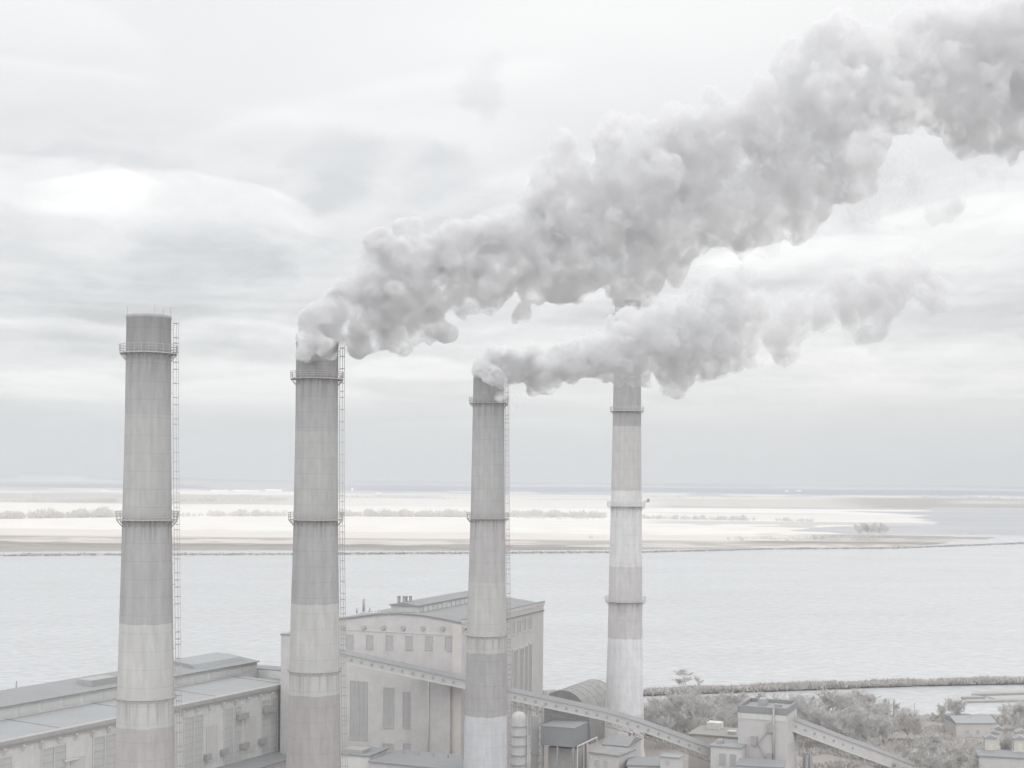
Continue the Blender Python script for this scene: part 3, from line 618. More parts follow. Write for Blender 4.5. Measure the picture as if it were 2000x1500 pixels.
for (x1, x2, y1, y2) in ((461, 480, 1396, 1406), (512, 533, 1383, 1393), (397, 407, 1472, 1485), (429, 441, 1462, 1475), (467, 481, 1452, 1463), (503, 515, 1442, 1454)):
    a_, b_ = hp(x1, y2), hp(x2, y1); MB().box(-49.75, -48.9, a_.y, b_.y, a_.z, max(b_.z, a_.z + 1.3)).build('vent_hood', dsteel, th)
for k in range(3):
    y = -75 - 12 * k; MB().box(-49.7, -49.3, y, y + 4, 16.8, 17.1).build('ledge', plaster, th)
MB().box(-49.99, -44, -60, 1.5, 0, 6.2).build('annex', brick_d, th)
MB().hexa([(-49.98, -60.3, 6.2), (-43.6, -60.3, 6.2), (-43.6, 1.8, 6.2), (-49.98, 1.8, 6.2)], [(-49.98, -60.3, 7.2), (-43.6, -60.3, 6.4), (-43.6, 1.8, 6.4), (-49.98, 1.8, 7.2)]).build('annex_roof', roofd, th)
# mast left of the hall
c = P(32, 1330, 420)
ms_ = MB()
for k in range(3):
    a_ = k * 2.094; ms_.tube((.9 * math.cos(a_), .9 * math.sin(a_), 0), (.12 * math.cos(a_), .12 * math.sin(a_), c.z - 1), .07, 4)
for k in range(12):
    z = k * (c.z - 1) / 12; s = .9 - .065 * k
    for j in range(3): a_, b_ = j * 2.094, (j + 1) * 2.094; ms_.tube((s * math.cos(a_), s * math.sin(a_), z), (s * math.cos(b_), s * math.sin(b_), z + 1.0), .04, 4)
o = ms_.build('lattice_mast', steel); o.location = (c.x, c.y, 1); tag(o, 'thin grey mast rising behind the turbine hall roof left of the idle chimney', 'mast')

# ------------------------------------------------------------------ conveyor galleries
def gallery(path, label, holes, w_=3.6, h_=2.55, rr=.36, name='conveyor_gallery'):
    """path: (x, y top, Y, wall height) of the near wall's upper edge"""
    pts = [P(x, y, Y) for x, y, Y in path]; base = Vector((pts[0].x, pts[0].y, 1)); t = empty(name, base, 0, label, 'conveyor bridge')
    L = [p - base for p in pts]; wb, rb, bb = MB(), MB(), MB()
    for a_, b_ in zip(L, L[1:]):
        q = lambda p, dy, dz: (p.x, p.y + dy, p.z + dz)
        for dst, s in ((wb, [(0, -h_), (0, -.75), (w_, -.75), (w_, -h_)]), (rb, [(-.25, -.78), (w_ / 2, 0.02), (w_ + .25, -.78), (w_ / 2, -.6)]), (bb, [(-.12, -h_ - .22), (-.12, -h_ + .02), (.3, -h_ + .02), (.3, -h_ - .22)]), (bb, [(-.1, -1.12), (-.1, -.98), (-.005, -.98), (-.005, -1.12)])):
            dst.add([q(a_, y, z) for y, z in s] + [q(b_, y, z) for y, z in s], [(0, 1, 2, 3), (7, 6, 5, 4), (0, 4, 5, 1), (1, 5, 6, 2), (2, 6, 7, 3), (3, 7, 4, 0)])
    wb.build('wall', ccd, t); rb.build('roof', roofd, t); bb.build('edge_beam', trim, t)
    n = 12
    for px_, py_ in holes:
        Yh = float(np.interp(px_, [p[0] for p in path], [p[2] for p in path])); c = P(px_, py_, Yh - .01) - base
        MB().prism([(c.x + rr * math.cos(i * 2 * math.pi / n), c.y, c.z + rr * math.sin(i * 2 * math.pi / n)) for i in range(n)][::-1], (0, -.12, 0)).build('porthole', dsteel, t)
    return t, L, base
def truss(mb, L, base, dz, depth, y=0.3, step=2.4):  # lattice girder under a gallery
    for a_, b_ in zip(L, L[1:]):
        n = max(2, int((b_ - a_).length / step))
        for k in range(n):
            p, q = a_.lerp(b_, k / n), a_.lerp(b_, (k + 1) / n); z = Vector((0, y, -dz)); w2 = Vector((0, 0, -depth))
            mb.tube(p + z + w2, q + z + w2, .09, 4); mb.tube(p + z, q + z + w2, .06, 4); mb.tube(q + z + w2, q + z, .06, 4); mb.tube(p + z + w2, q + z, .05, 4)
g1p = [(640, 1264, 322), (908, 1322, 325), (996, 1344, 326), (1180, 1384, 330), (1246, 1403, 332), (1390, 1456, 338)]
def g1y(x): return float(np.interp(x, [a_[0] for a_ in g1p], [a_[1] for a_ in g1p]))
holes = [(686 + 20.0 * k, g1y(686 + 20 * k) + 15.5) for k in range(35) if not 905 < 686 + 20 * k < 995]
g1, L1, B1 = gallery(g1p, 'long conveyor gallery with portholes, sloping across the boiler house down to the right', holes)
q = MB(); truss(q, L1[2:], B1, 2.7, 1.6, 1.8); q.build('truss', dsteel, g1)
def trestle(px_, Y, ztop, t, base, spread=2.2, w2=.22):
    c = P(px_, 1400, Y) - base; q = MB()
    for dx in (0, spread * .47): q.box(c.x + dx - w2, c.x + dx + w2, c.y + .6 - w2, c.y + .6 + w2, 0, ztop).box(c.x + dx - w2, c.x + dx + w2, c.y + 3 - w2, c.y + 3 + w2, 0, ztop)
    z = 1.0
    while z < ztop - 2:
        q.tube((c.x, c.y + .6, z), (c.x + spread * .47, c.y + .6, z + 1.8), .06, 4); q.tube((c.x + spread * .47, c.y + .6, z), (c.x, c.y + .6, z + 1.8), .06, 4); q.tube((c.x, c.y + .6, z), (c.x, c.y + 3, z + 1.8), .06, 4); z += 1.8
    q.build('trestle', dsteel, t)
trestle(1232, 331, 15.2, g1, B1); trestle(1050, 327, 22.5, g1, B1, 2.6, .3)
g2p = [(1541, 1397, 336), (1600, 1419, 339), (1660, 1442, 343), (1720, 1464, 348), (1790, 1491, 356)]
g2, L2, B2_ = gallery(g2p, 'shorter conveyor gallery running down from the brick transfer tower into the yard at the right', [(1554 + 18.5 * k, 1419 + 7.0 * k) for k in range(7)], h_=3.3, rr=.33)
q = MB(); truss(q, L2, B2_, 3.5, 1.5, 1.8); q.build('truss', dsteel, g2); trestle(1577, 338, 9.5, g2, B2_, 2.2, .3)

# ------------------------------------------------------------------ transfer tower
OT = P(1536, 1384, 329); ztop = OT.z - 1; OT.z = 1; AT = math.radians(-22)
tt = empty('transfer_tower', OT, AT, 'square brick transfer tower with a sunken flat roof, joined by both conveyor galleries', 'tower')
W_, D_ = 11.3, 13.0
MB().box(-W_, 0, 0, D_, 0, ztop - 1.1).build('wall', mat('tower_brick', (.452, .44, .439), .95, .10, .4, .05, .2, .06), tt)
MB().box(-W_ - .2, .2, -.2, .25, ztop - 1.6, ztop).box(-W_ - .2, .2, D_ - .25, D_ + .2, ztop - 1.6, ztop).box(-W_ - .2, -W_ + .25, .253, D_ - .253, ztop - 1.6, ztop).box(-.25, .2, .253, D_ - .253, ztop - 1.6, ztop).build('parapet', roofd, tt)
MB().box(-W_, -.003, -.12, -.003, ztop - 3.0, ztop - 1.65).build('frieze', plaster, tt)
rf = MB().box(-W_ + .26, -.26, .26, D_ - .26, ztop - 1.09, ztop - .9).build('roof', roofm, tt)
MB().box(-W_ + 3.2, -W_ + 5.0, 7.2, 10, ztop - .89, ztop + .75).build('roof_hut', dsteel, tt)
MB().box(-4.2, -2.6, 6.8, 8.0, ztop - .89, ztop - .2).build('roof_vent', dsteel, tt)
tp = lambda x, y, v=0.0: LP(OT, AT, x, y, 1, v)
for x1, x2, y1, y2 in ((1500, 1511, 1413, 1430), (1468, 1479, 1438, 1455), (1498, 1509, 1472, 1490)):
    a_, b_ = tp(x1, y2), tp(x2, y1); MB().box(a_.x, b_.x, -.7, -.003, a_.z, b_.z).build('dust_hood', dsteel, tt)
q = MB(); pth = [tp(x, y, -.35) for x, y in ((1501, 1426), (1481, 1451), (1497, 1487))]
for a_, b_ in zip(pth, pth[1:]): q.tube(a_, b_, .16, 6)
a_, b_ = tp(1511, 1384, -.35), tp(1511, 1495, -.35); q.tube(a_, b_, .25, 8); q.build('duct', steel, tt)
for k in range(3):
    y = 3 + k * 3.3
    for z in (ztop - 5.5, ztop - 11.5):
        w_ = MB().box(.003, .12, y, y + .12, z, z + 2.6).box(.003, .12, y + 1.3, y + 1.42, z, z + 2.6).box(.003, .14, y, y + 1.42, z - .15, z - .003).build('window', trim, tt); MB().box(.004, .05, y + .123, y + 1.297, z, z + 2.6).build('pane', glassd, w_)
# ------------------------------------------------------------------ yard
def block(name, label, cat, x1, x2, y1, y2, Y, depth, ang=-22, wall=None, roof=None, zbase=1.0, over=.3, pitch=0.0, group=None, rth=.35):
    """a flat or lean-to roofed building whose near wall shows between pixels x1..x2 and from y1 (roof edge) to y2 or the ground"""
    A_ = math.radians(ang); Ob = P(x1, y1, Y); zt = Ob.z; Ob.z = zbase; W2 = LP(Ob, A_, x2, y1, 1, 0).x
    t = empty(name, Ob, A_, label, cat, group)
    MB().box(0, W2, 0, depth, 0, zt - zbase - rth).build('wall', wall or plaster, t)
    h = zt - zbase
    if pitch:
        MB().prism([(-over, -over, h - rth + .003), (-over, depth + over, h - rth + .003), (-over, depth + over, h - rth + .2), (-over, depth / 2, h + pitch), (-over, -over, h - rth + .2)][::-1], (W2 + 2 * over, 0, 0)).build('roof', roof or roofm, t)
    else: MB().box(-over, W2 + over, -over, depth + over, h - rth + .003, h).build('roof', roof or roofm, t)
    return t, W2, h, Ob, A_
def door_win(t, items, m=glassd):
    for nm, xa, xb, za, zb in items:
        w_ = MB().box(xa - .1, xa, -.1, -.003, za, zb).box(xb, xb + .1, -.1, -.003, za, zb).box(xa - .1, xb + .1, -.12, -.003, zb, zb + .12).build(nm, trim, t)
        MB().box(xa + .003, xb - .003, -.05, -.004, za, zb - .003).build('pane', m, w_)
t, W2, h, *_ = block('annex_building', 'low grey annex between the long gallery end and the brick transfer tower', 'building', 1388, 1447, 1455, 1500, 331, 9, wall=plaster, roof=roofm)
door_win(t, [('window', 2.1, 3.6, h - 4.6, h - 1.8), ('window', 4.6, 6.0, h - 4.6, h - 1.8)]); MB().box(1, 2.2, 2, 4, h, h + .9).build('roof_vent', dsteel, t)
t, W2, h, *_ = block('warehouse', 'buff flat-roofed building with a small white roof hatch, at the foot of the thicket', 'building', 1345, 1446, 1432, 1455, 352, 12, wall=mat('buff_render', (.45, .43, .41), .95), roof=mat('buff_roof', (.27, .26, .25), .95, .1, .2))
MB().box(9.2, 10.8, 3, 4.6, h, h + .5).box(9.0, 11.0, 2.8, 4.8, h + .5, h + .75).build('roof_hatch', trim, t); MB().box(2.5, 6, 8, 11.5, h, h + 1.6).build('roof_hut', plaster, t)
# silo beside the third chimney
c = P(1013.5, 1390, 318); zt = c.z - 1
t = empty('silo', (c.x, c.y, 1), 0, 'slim pale silo with a domed top in rings, between third chimney and dark post', 'silo')
sl = mat('pale_silo_sheet', (.42, .42, .42), .8, .2, .5, .15)
MB().lathe([(1.75, 0), (1.75, zt - 1.8), (1.6, zt - .9), (1.15, zt - .25), (.5, zt), (.05, zt + .05)], 28).build('shell', sl, t)
for k in range(7):
    z = zt - 3.0 - k * 2.15; MB().lathe([(1.76, z - .22), (1.98, z - .22), (1.98, z), (1.76, z)], 28, smooth=False, cap=False).build('hoop', dsteel, t)
ld = MB()
for s in (-.28, .28): ld.tube((2.25 + s, -.9, 0), (2.25 + s, -.9, zt - .6), .07, 4)
for k in range(34): ld.box(1.95, 2.55, -.95, -.85, .5 + .5 * k, .72 + .5 * k)
ld.build('ladder', trim, t)
# raised bunker
t, W2, h, Ob, Ab = block('coal_bunker', 'blue-grey sheet metal bunker raised on posts, under the long conveyor gallery', 'bunker', 1056, 1122, 1417, 1455, 322, 9, wall=bluec, roof=bluec, zbase=LP(Vector((0, 322, 0)), 0, 1080, 1455, 1, 0).z, over=.1, rth=.2)
for x in (.3, W2 / 2, W2 - .3):
    for y in (.3, 8.7): MB().box(x - .2, x + .2, y - .2, y + .2, -(Ob.z - 1), -.003).build('post', dsteel, t)
MB().box(.6, W2 - .6, 3.5, 8.0, -(Ob.z - 1), -1.0).build('hopper', brick_d, t)
c = P(1045, 1400, 324)
o = MB().box(-.8, .8, -.6, .6, 0, P(1045, 1398, 324).z - 1).box(-1.0, 1.0, -.8, .8, 6, 6.3).box(-1.0, 1.0, -.8, .8, 12, 12.3).build('steel_column', dsteel); o.location = (c.x, c.y, 1); tag(o, 'thick dark steel column between the slim silo and the blue-grey bunker', 'column')
# portal frame with pale top bars
A0, A1 = P(1128, 1458, 312), P(1166, 1440, 322); t = empty('portal_frame', (A0.x, A0.y, 1), 0, 'open frame of pale square tubes standing right of the blue-grey bunker', 'frame')
d = A1 - A0; d.z = 0; q = MB(); q.tube((0, 0, A0.z - 1), (d.x, d.y, A1.z - 1), .16, 4); q.build('beam', trim, t)
for k in range(3):
    f = k / 2; z = A0.z - 1 + (A1.z - A0.z) * f; MB().tube((d.x * f, d.y * f, 0), (d.x * f, d.y * f, z), .14, 4).build('post', trim, t)
t, W2, h, *_ = block('pump_house', 'small pink-grey house with a pale slab roof beside the twin gallery posts', 'building', 1152, 1208, 1468, 1500, 312, 8, ang=-30, wall=mat('pink_render', (.43, .418, .416), .95, .22, .3), roof=mat('pale_slab', (.25, .25, .255), .9, .25, .5))
door_win(t, [('window', 1.2, 2.2, h - 3.2, h - 1.6), ('window', 3.4, 4.4, h - 3.2, h - 1.6)])
t, W2, h, *_ = block('crusher_house', 'grey wedge-roofed building with a pink-grey gable left of the twin gallery posts', 'building', 1178, 1226, 1452, 1500, 322, 10, ang=-22, wall=mat('pink_render', (.49, .465, .46)), roof=roofd, pitch=1.2)
t, W2, h, *_ = block('cabin', 'small white cabin with a grey flat roof at the bottom edge below the gallery', 'cabin', 1290, 1325, 1476, 1500, 300, 3.0, ang=-24, wall=mat('white_cabin', (.43, .43, .422), .8, .06), roof=roofm, rth=.25)
door_win(t, [('window', 1.0, 2.0, h - 1.9, h - .9)])
t, W2, h, *_ = block('flat_shed', 'wide blue-grey flat roof at the bottom edge, in front of the twin gallery posts', 'shed', 1226, 1292, 1493, 1500, 306, 9, ang=-8, wall=plaster, roof=bluec)
t, W2, h, *_ = block('flat_shed', 'blue-grey roof with a raised edge at the foot of the brick transfer tower', 'shed', 1442, 1530, 1494, 1500, 316, 8, ang=-12, wall=plaster, roof=bluec)
# lower buildings in front of the boiler house
t, W2, h, Ob, Ab = block('switch_room', 'low building with a blue-grey roof and short posts between the second and third chimney', 'building', 722, 905, 1486, 1500, 300, 14, ang=-24, wall=brick_d, roof=bluec, zbase=1)
for k in range(5): MB().box(2.5 + 3.6 * k, 2.75 + 3.6 * k, 10, 10.25, h, h + .9).build('roof_post', dsteel, t)
t, W2, h, Ob, Ab = block('filter_house', 'dull grey block with a dark roof edge just right of the second chimney foot', 'building', 660, 722, 1470, 1500, 305, 9, ang=-20, wall=plaster, roof=roofd)
MB().box(.8, 5.4, 1, 5, h, h + .7).build('roof_hut', dsteel, t)
# arched hangar
Oh = P(1100, 1385, 405); Oh.z = 1; zt = P(1140, 1349, 405).z - 1
t = empty('coal_store', Oh, math.radians(-24), 'dark vaulted coal store seen over the long gallery, left of the palest chimney', 'hangar')
n = 14; r = 8.5
MB().prism([(-r + 0 + r * (1 - math.cos(math.pi * i / n)), 0, (zt) * math.sin(math.pi * i / n) ** .75) for i in range(n + 1)], (0, 26, 0)).build('vault', mat('sooty_sheet', (.25, .25, .248), .9, .2, .3, .2), t)
q = MB()
for k in range(6):
    for i in range(n): 
        f = lambda i: (-r + r * (1 - math.cos(math.pi * i / n)), .1 + k * 5, zt * math.sin(math.pi * i / n) ** .75 + .05); q.tube(f(i), f(i + 1), .1, 4)
q.build('rib', dsteel, t)
c = P(1170, 1330, 420); q = MB()
q.tube((0, 0, 0), (0, 0, c.z - 1), .09, 4)
for z, l in ((.5, 3.0), (2.0, 2.6), (3.4, 1.6)): q.tube((-l, 0, c.z - 2 - z), (l * .4, 0, c.z - 2 - z), .05, 4)
o = q.build('antenna_mast', steel); o.location = (c.x, c.y, 1); tag(o, 'thin antenna mast with cross arms just left of the palest chimney', 'mast')
# far yard at the right
t, W2, h, *_ = block('white_shed', 'long low white-walled shed at the foot of the right-hand trees', 'shed', 1648, 1714, 1419, 1432, 418, 6, ang=-6, wall=mat('white_cabin', (.43, .43, .422)), roof=roofd)
t, W2, h, *_ = block('bungalow', 'long low house with a grey gable roof and one tiny white chimney', 'house', 1868, 1945, 1411, 1432, 418, 9, ang=4, wall=mat('faded_render', (.45, .43, .42), .95, .12, .3), roof=roofm, pitch=1.3)
door_win(t, [('window', 2.6, 3.9, .9, 2.0), ('window', 6.0, 7.0, .9, 2.0)]); MB().box(5.6, 5.9, 3.6, 3.9, h + .3, h + 1.9).build('chimney_stack', mat('white_cabin', (.6, .6, .59)), t)
t, W2, h, *_ = block('garage', 'dark-roofed long garage behind the low grey-roofed house', 'garage', 1856, 1906, 1400, 1410, 440, 6, ang=2, wall=plaster, roof=roofd)
yel = mat('yellow_buff_render', (.455, .44, .40), .9, .08, .4)
K = [(1924, 1947, 1441, 1466, 352, 'nearest yellow-buff kiosk of the row of three with small gabled roofs'), (1931, 1952, 1432, 1455, 368, 'middle yellow-buff kiosk of the row of three, half hidden behind the nearest'),
     (1940, 1960, 1424, 1445, 384, 'farthest yellow-buff kiosk of the row of three, beside the low house'), (1981, 2004, 1443, 1466, 350, 'yellow-buff kiosk standing apart at the right edge'), (1985, 2008, 1430, 1450, 372, 'kiosk half hidden behind the yellow-buff kiosk at the right edge')]
for x1, x2, y1, y2, Y, lb in K:
    t, W2, h, *_ = block('kiosk', lb, 'kiosk', x1, x2, y1, y2, Y, 2.8, ang=-10, wall=yel, roof=roofm, group='yellow-buff kiosks at the right', over=.18, zbase=P(x1, y2 + 2, Y).z if P(x1, y2 + 2, Y).z > 1.0 else 1.0, pitch=.0, rth=.25)
    MB().prism([(-.2, -.2, h), (W2 / 2, -.2, h + .75), (W2 + .2, -.2, h)], (0, 3.2, 0)).build('gable', roofm, t)
    MB().box(W2 / 2 - .45, W2 / 2 + .45, -.05, -.003, .1, 2.0).build('door', mat('kiosk_door', (.50, .49, .44), .8), t)
    if Ob is not None and t.location.z > 1.01: MB().box(-.3, W2 + .3, -.3, 3.1, 1.0 - t.location.z, -.003).build('plinth', plaster, t)
t, W2, h, *_ = block('long_garage', 'long blue-grey flat roof in the bottom right corner with a pale end wall', 'garage', 1912, 2010, 1475, 1500, 345, 9, ang=-14, wall=brick_d, roof=bluec)
for x, yt, Y, lb in ((1746, 1366, 430, 'dark short pole rising from the right-hand thicket'), (1786, 1372, 440, 'very thin pole at the right end of the thicket'), (1845, 1377, 425, 'lamp pole by the water, left of the low grey-roofed house')):
    c = P(x, yt, Y); o = MB().tube((0, 0, 0), (0, 0, c.z - 1), .22 if x == 1746 else .1, 6, .2 if x == 1746 else .06).tube((0, 0, c.z - 1.3), (.6, 0, c.z - 1.1), .05, 4).build('utility_pole', dsteel if x == 1746 else steel); o.location = (c.x, c.y, 1); tag(o, lb, 'pole')
# floating pier
t = empty('pier', G(1885, 1362, 0), 0, 'floating timber pier on the inlet at the right edge', 'pier')
b0 = Vector(t.location); q1 = [G(x, y, 0) - b0 for x, y in ((1898, 1357), (2060, 1351), (2060, 1369), (1888, 1373))]
dk = mat('wet_timber', (.29, .285, .28), .9, .2, .3)
far = [G(x, y, 0) - b0 for x, y in ((1898, 1357), (2080, 1352), (2080, 1356), (1899, 1361))]; near = [G(x, y, 0) - b0 for x, y in ((1886, 1370), (2080, 1366), (2080, 1369.5), (1888, 1373.5))]
lft = [G(x, y, 0) - b0 for x, y in ((1877, 1364.5), (1900, 1362), (1925, 1365), (1880, 1366.5))]
mid = [G(x, y, 0) - b0 for x, y in ((1925, 1361.4), (2080, 1356.5), (2080, 1365.5), (1950, 1367.5))]
for nm, qd, hz, mm in (('pontoon', far, .9, dk), ('pontoon', near, .7, dk), ('pontoon', lft, .8, dk), ('deck', mid, .35, mat('pier_deck', (.33, .33, .325), .9, .2, .2))):
    qd = [Vector((v.x, v.y, 0)) for v in qd][::-1]; MB().prism(qd, (0, 0, hz)).build(nm, mm, t)
# ------------------------------------------------------------------ vegetation
barkm = mat('bare_bark', (.50, .49, .48), .95, .12, .5)
scrubm = mat('dry_scrub', (.46, .44, .425), 1.0, .16, .25)
scrubg = mat('grey_scrub', (.45, .445, .44), 1.0, .16, .25)
def bare_tree(seed, h, spread, dens=1.0, up=.5):
    """trunk and a crown of bare branches and fine twigs: returns two builders"""
    r_ = random.Random(seed); tr, cr = MB(), MB()
    def limb(mb, p, d, L, rad, lev):
        n = 3 if lev < 2 else 2; pts = [p]
        for i in range(n):
            d = (d + Vector((r_.gauss(0, .16), r_.gauss(0, .16), r_.gauss(.05, .1)))).normalized(); pts.append(pts[-1] + d * (L / n))
        for i in range(n): mb.tube(pts[i], pts[i + 1], rad * (1 - .5 * i / n), 4 if lev < 2 else 3, rad * (1 - .5 * (i + 1) / n))
        if lev >= 3:
            for k in range(int(24 * dens)):           # fine twigs as slivers
                q = pts[0].lerp(pts[-1], r_.uniform(.1, 1)); dd = (d + Vector((r_.gauss(0, .6), r_.gauss(0, .6), r_.gauss(.15, .45)))).normalized(); e_ = q + dd * r_.uniform(.35, .9) * L
                s = dd.cross(Vector((r_.gauss(0, 1), r_.gauss(0, 1), r_.gauss(0, 1)))).normalized() * .017
                cr.add([q + s, q - s, e_], [(0, 1, 2)])
            return
        for k in range({0: int(7 * dens), 1: 5, 2: 4}[lev]):
            f = r_.uniform(.3 if lev else .28, 1); i = min(n - 1, int(f * n)); q = pts[i].lerp(pts[i + 1], f * n - i)
            a_ = r_.uniform(0, 6.283); side = Vector((math.cos(a_), math.sin(a_), 0)); nd = (d * up + side * spread + Vector((0, 0, .25))).normalized()
            limb(cr, q, nd, L * r_.uniform(.45, .65), rad * .5, lev + 1)
    limb(tr, Vector((0, 0, -.3)), Vector((0, 0, 1)), h * .72, h * .016, 0)
    return tr, cr
def shrub(seed, h, w_):
    r_ = random.Random(seed); cr = MB()
    for k in range(260):
        a_ = r_.uniform(0, 6.283); rr = r_.random() ** .5 * w_; b_ = Vector((rr * .6 * math.cos(a_), rr * .6 * math.sin(a_), 0)); e_ = Vector((rr * math.cos(a_), rr * math.sin(a_), h * (1 - .55 * (rr / w_) ** 2) * r_.uniform(.6, 1.05)))
        m_ = b_.lerp(e_, r_.uniform(.3, .7)); s = Vector((r_.gauss(0, 1), r_.gauss(0, 1), 0)).normalized() * .05
        cr.add([m_ + s, m_ - s, e_], [(0, 1, 2)])
        for j in range(2): q = m_.lerp(e_, r_.random()); e2 = q + Vector((r_.gauss(0, .3), r_.gauss(0, .3), r_.uniform(.1, .6))); cr.add([q + s, q - s, e2], [(0, 1, 2)])
    return cr
protos = {}
def proto(kind):
    if kind not in protos:
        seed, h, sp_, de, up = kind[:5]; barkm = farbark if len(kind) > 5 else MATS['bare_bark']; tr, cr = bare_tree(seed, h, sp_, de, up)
        a_ = tr.build('trunk', barkm); b_ = cr.build('crown', barkm); protos[kind] = (a_.data, b_.data); bpy.data.objects.remove(a_); bpy.data.objects.remove(b_)
    return protos[kind]
def tree(kind, loc, s, label, group=None, rz=0, cat='tree', name='bare_tree', sz=1.0):
    tm, cm = proto(kind); t = empty(name, loc, rz, label, cat, group); t.scale = (s, s, s * sz)
    for nm, me_ in (('trunk', tm), ('crown', cm)): o = bpy.data.objects.new(nm, me_); C.objects.link(o); o.parent = t
    return t
farbark = mat('hazed_far_bark', (.60, .58, .56), .95, .1, .05)  # paler copy of the bark, distance haze put into its colour
KS = [(11, 8, .85, 1.15, .5), (12, 8, .7, 1.2, .7), (13, 8, 1.0, 1.0, .45), (14, 8, .8, 1.3, .6), (15, 8, .55, 1.1, 1.0)]
r_ = random.Random(21)
def thicket(n, xr, Yr, hr, label, group, kinds=(0, 1, 2, 3), top=None):
    for k in range(n):
        px_ = r_.uniform(*xr); Y = r_.uniform(*Yr); u = ray(px_, 1400)[0]; h = r_.uniform(*hr)
        if top: h = min(h, (P(px_, top(px_), Y).z - 1) * r_.uniform(.82, 1.0))
        tree(KS[r_.choice(kinds)], (u * Y, Y, 1), h / 7.6, label, group, r_.uniform(0, 6.28))
thicket(74, (1262, 1452), (392, 468), (6.5, 9.5), 'bare grey tree in the dense thicket between the palest chimney and the transfer tower', 'trees of the thicket by the inlet', top=lambda x: np.interp(x, [1262, 1290, 1330, 1380, 1420, 1452], [1385, 1368, 1356, 1360, 1358, 1360]))
thicket(16, (1450, 1560), (420, 468), (6.0, 8.5), 'bare grey tree just behind the brick transfer tower, its top showing over the roof', 'trees behind the transfer tower', top=lambda x: 1357)
thicket(78, (1552, 1795), (388, 462), (6.0, 9.5), 'bare grey tree in the rounded thicket right of the transfer tower, above the shorter gallery', 'trees of the rounded thicket', top=lambda x: np.interp(x, [1552, 1590, 1640, 1660, 1720, 1745, 1790], [1365, 1356, 1356, 1354, 1362, 1376, 1398]))
thicket(15, (1812, 1895), (436, 462), (5.5, 8.5), 'slender bare tree on the inlet bank behind the low grey-roofed house', 'slender trees on the inlet bank', (3, 4), top=lambda x: np.interp(x, [1812, 1850, 1895], [1398, 1372, 1374]))
thicket(12, (1925, 2010), (415, 455), (6, 9), 'slender bare tree near the pier at the right edge', 'trees near the pier', (1, 4), top=lambda x: 1378)
thicket(12, (1960, 1995), (372, 400), (5, 7), 'dense dark bare tree right of the row of yellow-buff kiosks', 'trees beside the kiosks', (0, 3))
thicket(26, (1800, 1905), (345, 395), (4.5, 7.5), 'bare tree in the untidy yard left of the yellow-buff kiosks', 'trees of the untidy yard', (0, 2, 3), top=lambda x: np.interp(x, [1800, 1850, 1905], [1445, 1432, 1455]))
thicket(14, (1690, 1795), (348, 385), (4.5, 6.5), 'bare tree beside the lower end of the shorter conveyor gallery', 'trees by the gallery end', (0, 2), top=lambda x: 1442)
thicket(12, (1830, 1915), (326, 344), (4.0, 6.5), 'bare tree in the bottom right part of the yard, before the long blue-grey roof', 'trees at the bottom right', (0, 2), top=lambda x: 1470)
thicket(5, (1315, 1360), (316, 326), (3, 4.5), 'small bare tree under the lower end of the long gallery', 'small trees under the gallery', (0, 2), top=lambda x: 1470)
# the narrow dam across the lake, its scrub, and its few trees
dam = [(1040, 1366, 1353), (1165, 1362, 1350), (1262, 1360, 1348), (1400, 1355, 1343), (1550, 1350, 1341), (1700, 1344, 1338), (1850, 1340, 1334), (2000, 1337, 1332), (2160, 1332, 1327)]
nearp = [G(x, y, 0) for x, y, _ in dam]; farp = [Vector((p.x * 1.0 + 1, p.y + 9, 0)) for p in nearp]
def strip(name, a_, b_, h, m_):
    mb = MB()
    for i in range(len(a_) - 1):
        p, q, r2, s2 = a_[i], a_[i + 1], b_[i + 1], b_[i]; ins = lambda u, v: u.lerp(v, .25)
        up = Vector((0, 0, h)); mb.hexa([p - Vector((0, 0, 2)), q - Vector((0, 0, 2)), r2 - Vector((0, 0, 2)), s2 - Vector((0, 0, 2))], [ins(p, s2) + up, ins(q, r2) + up, ins(r2, q) + up, ins(s2, p) + up])
    return mb.build(name, m_)
o = strip('dam_bank', nearp, farp, .9, gcol); tag(o, kind='structure')
def scrub_on(a_, b_, n, hr, z0, m_, label_name, lw=.05, seed=0, wsc=.9, wx=.5):
    """a continuous mass of twiggy scrub between two lines"""
    q_ = random.Random(seed); mb = MB(); seg = [(a_[i + 1] - a_[i]).length for i in range(len(a_) - 1)]; tot = sum(seg)
    for k in range(n):
        f = q_.random() * tot; i = 0
        while f > seg[i]: f -= seg[i]; i += 1
        t_ = f / seg[i]; p = a_[i].lerp(a_[i + 1], t_).lerp(b_[i].lerp(b_[i + 1], t_), q_.uniform(.05, .95)); p = Vector((p.x, p.y, z0))
        hh = q_.uniform(*hr) * (.55 + .9 * mnoise.noise((p.x * .07, p.y * .07, seed)) ** 2 + .5 * abs(mnoise.noise((p.x * .02, p.y * .02, seed + 5.0))))
        for j in range(3):
            s = Vector((q_.gauss(0, wx), q_.gauss(0, wx), 0)); e_ = p + Vector((q_.gauss(0, wsc), q_.gauss(0, wsc), hh * q_.uniform(.6, 1.1))); mb.add([p + s, p - s, e_], [(0, 1, 2)])
    return mb.build(label_name, m_)
o = scrub_on(nearp, farp, 11000, (1.7, 3.2), .4, scrubm, 'dam_scrub', seed=3, wx=.22); tag(o, 'brown scrub covering the narrow dam across the near inlet', 'scrub', kind='stuff')
for x, s, lb in ((1345, 1.0, 'lone round-crowned bare tree on the narrow dam'), (1366, .62, 'smaller bare tree beside the lone round-crowned one on the dam'), (1330, .5, 'low bare bush-like tree on the dam left of the lone tree')):
    c = G(x, 1354, 0); tree((17, 8, 1.15, 1.6, .22) if s == 1 else KS[0], (c.x, c.y + 5, .8), s * .95, lb, None, x)
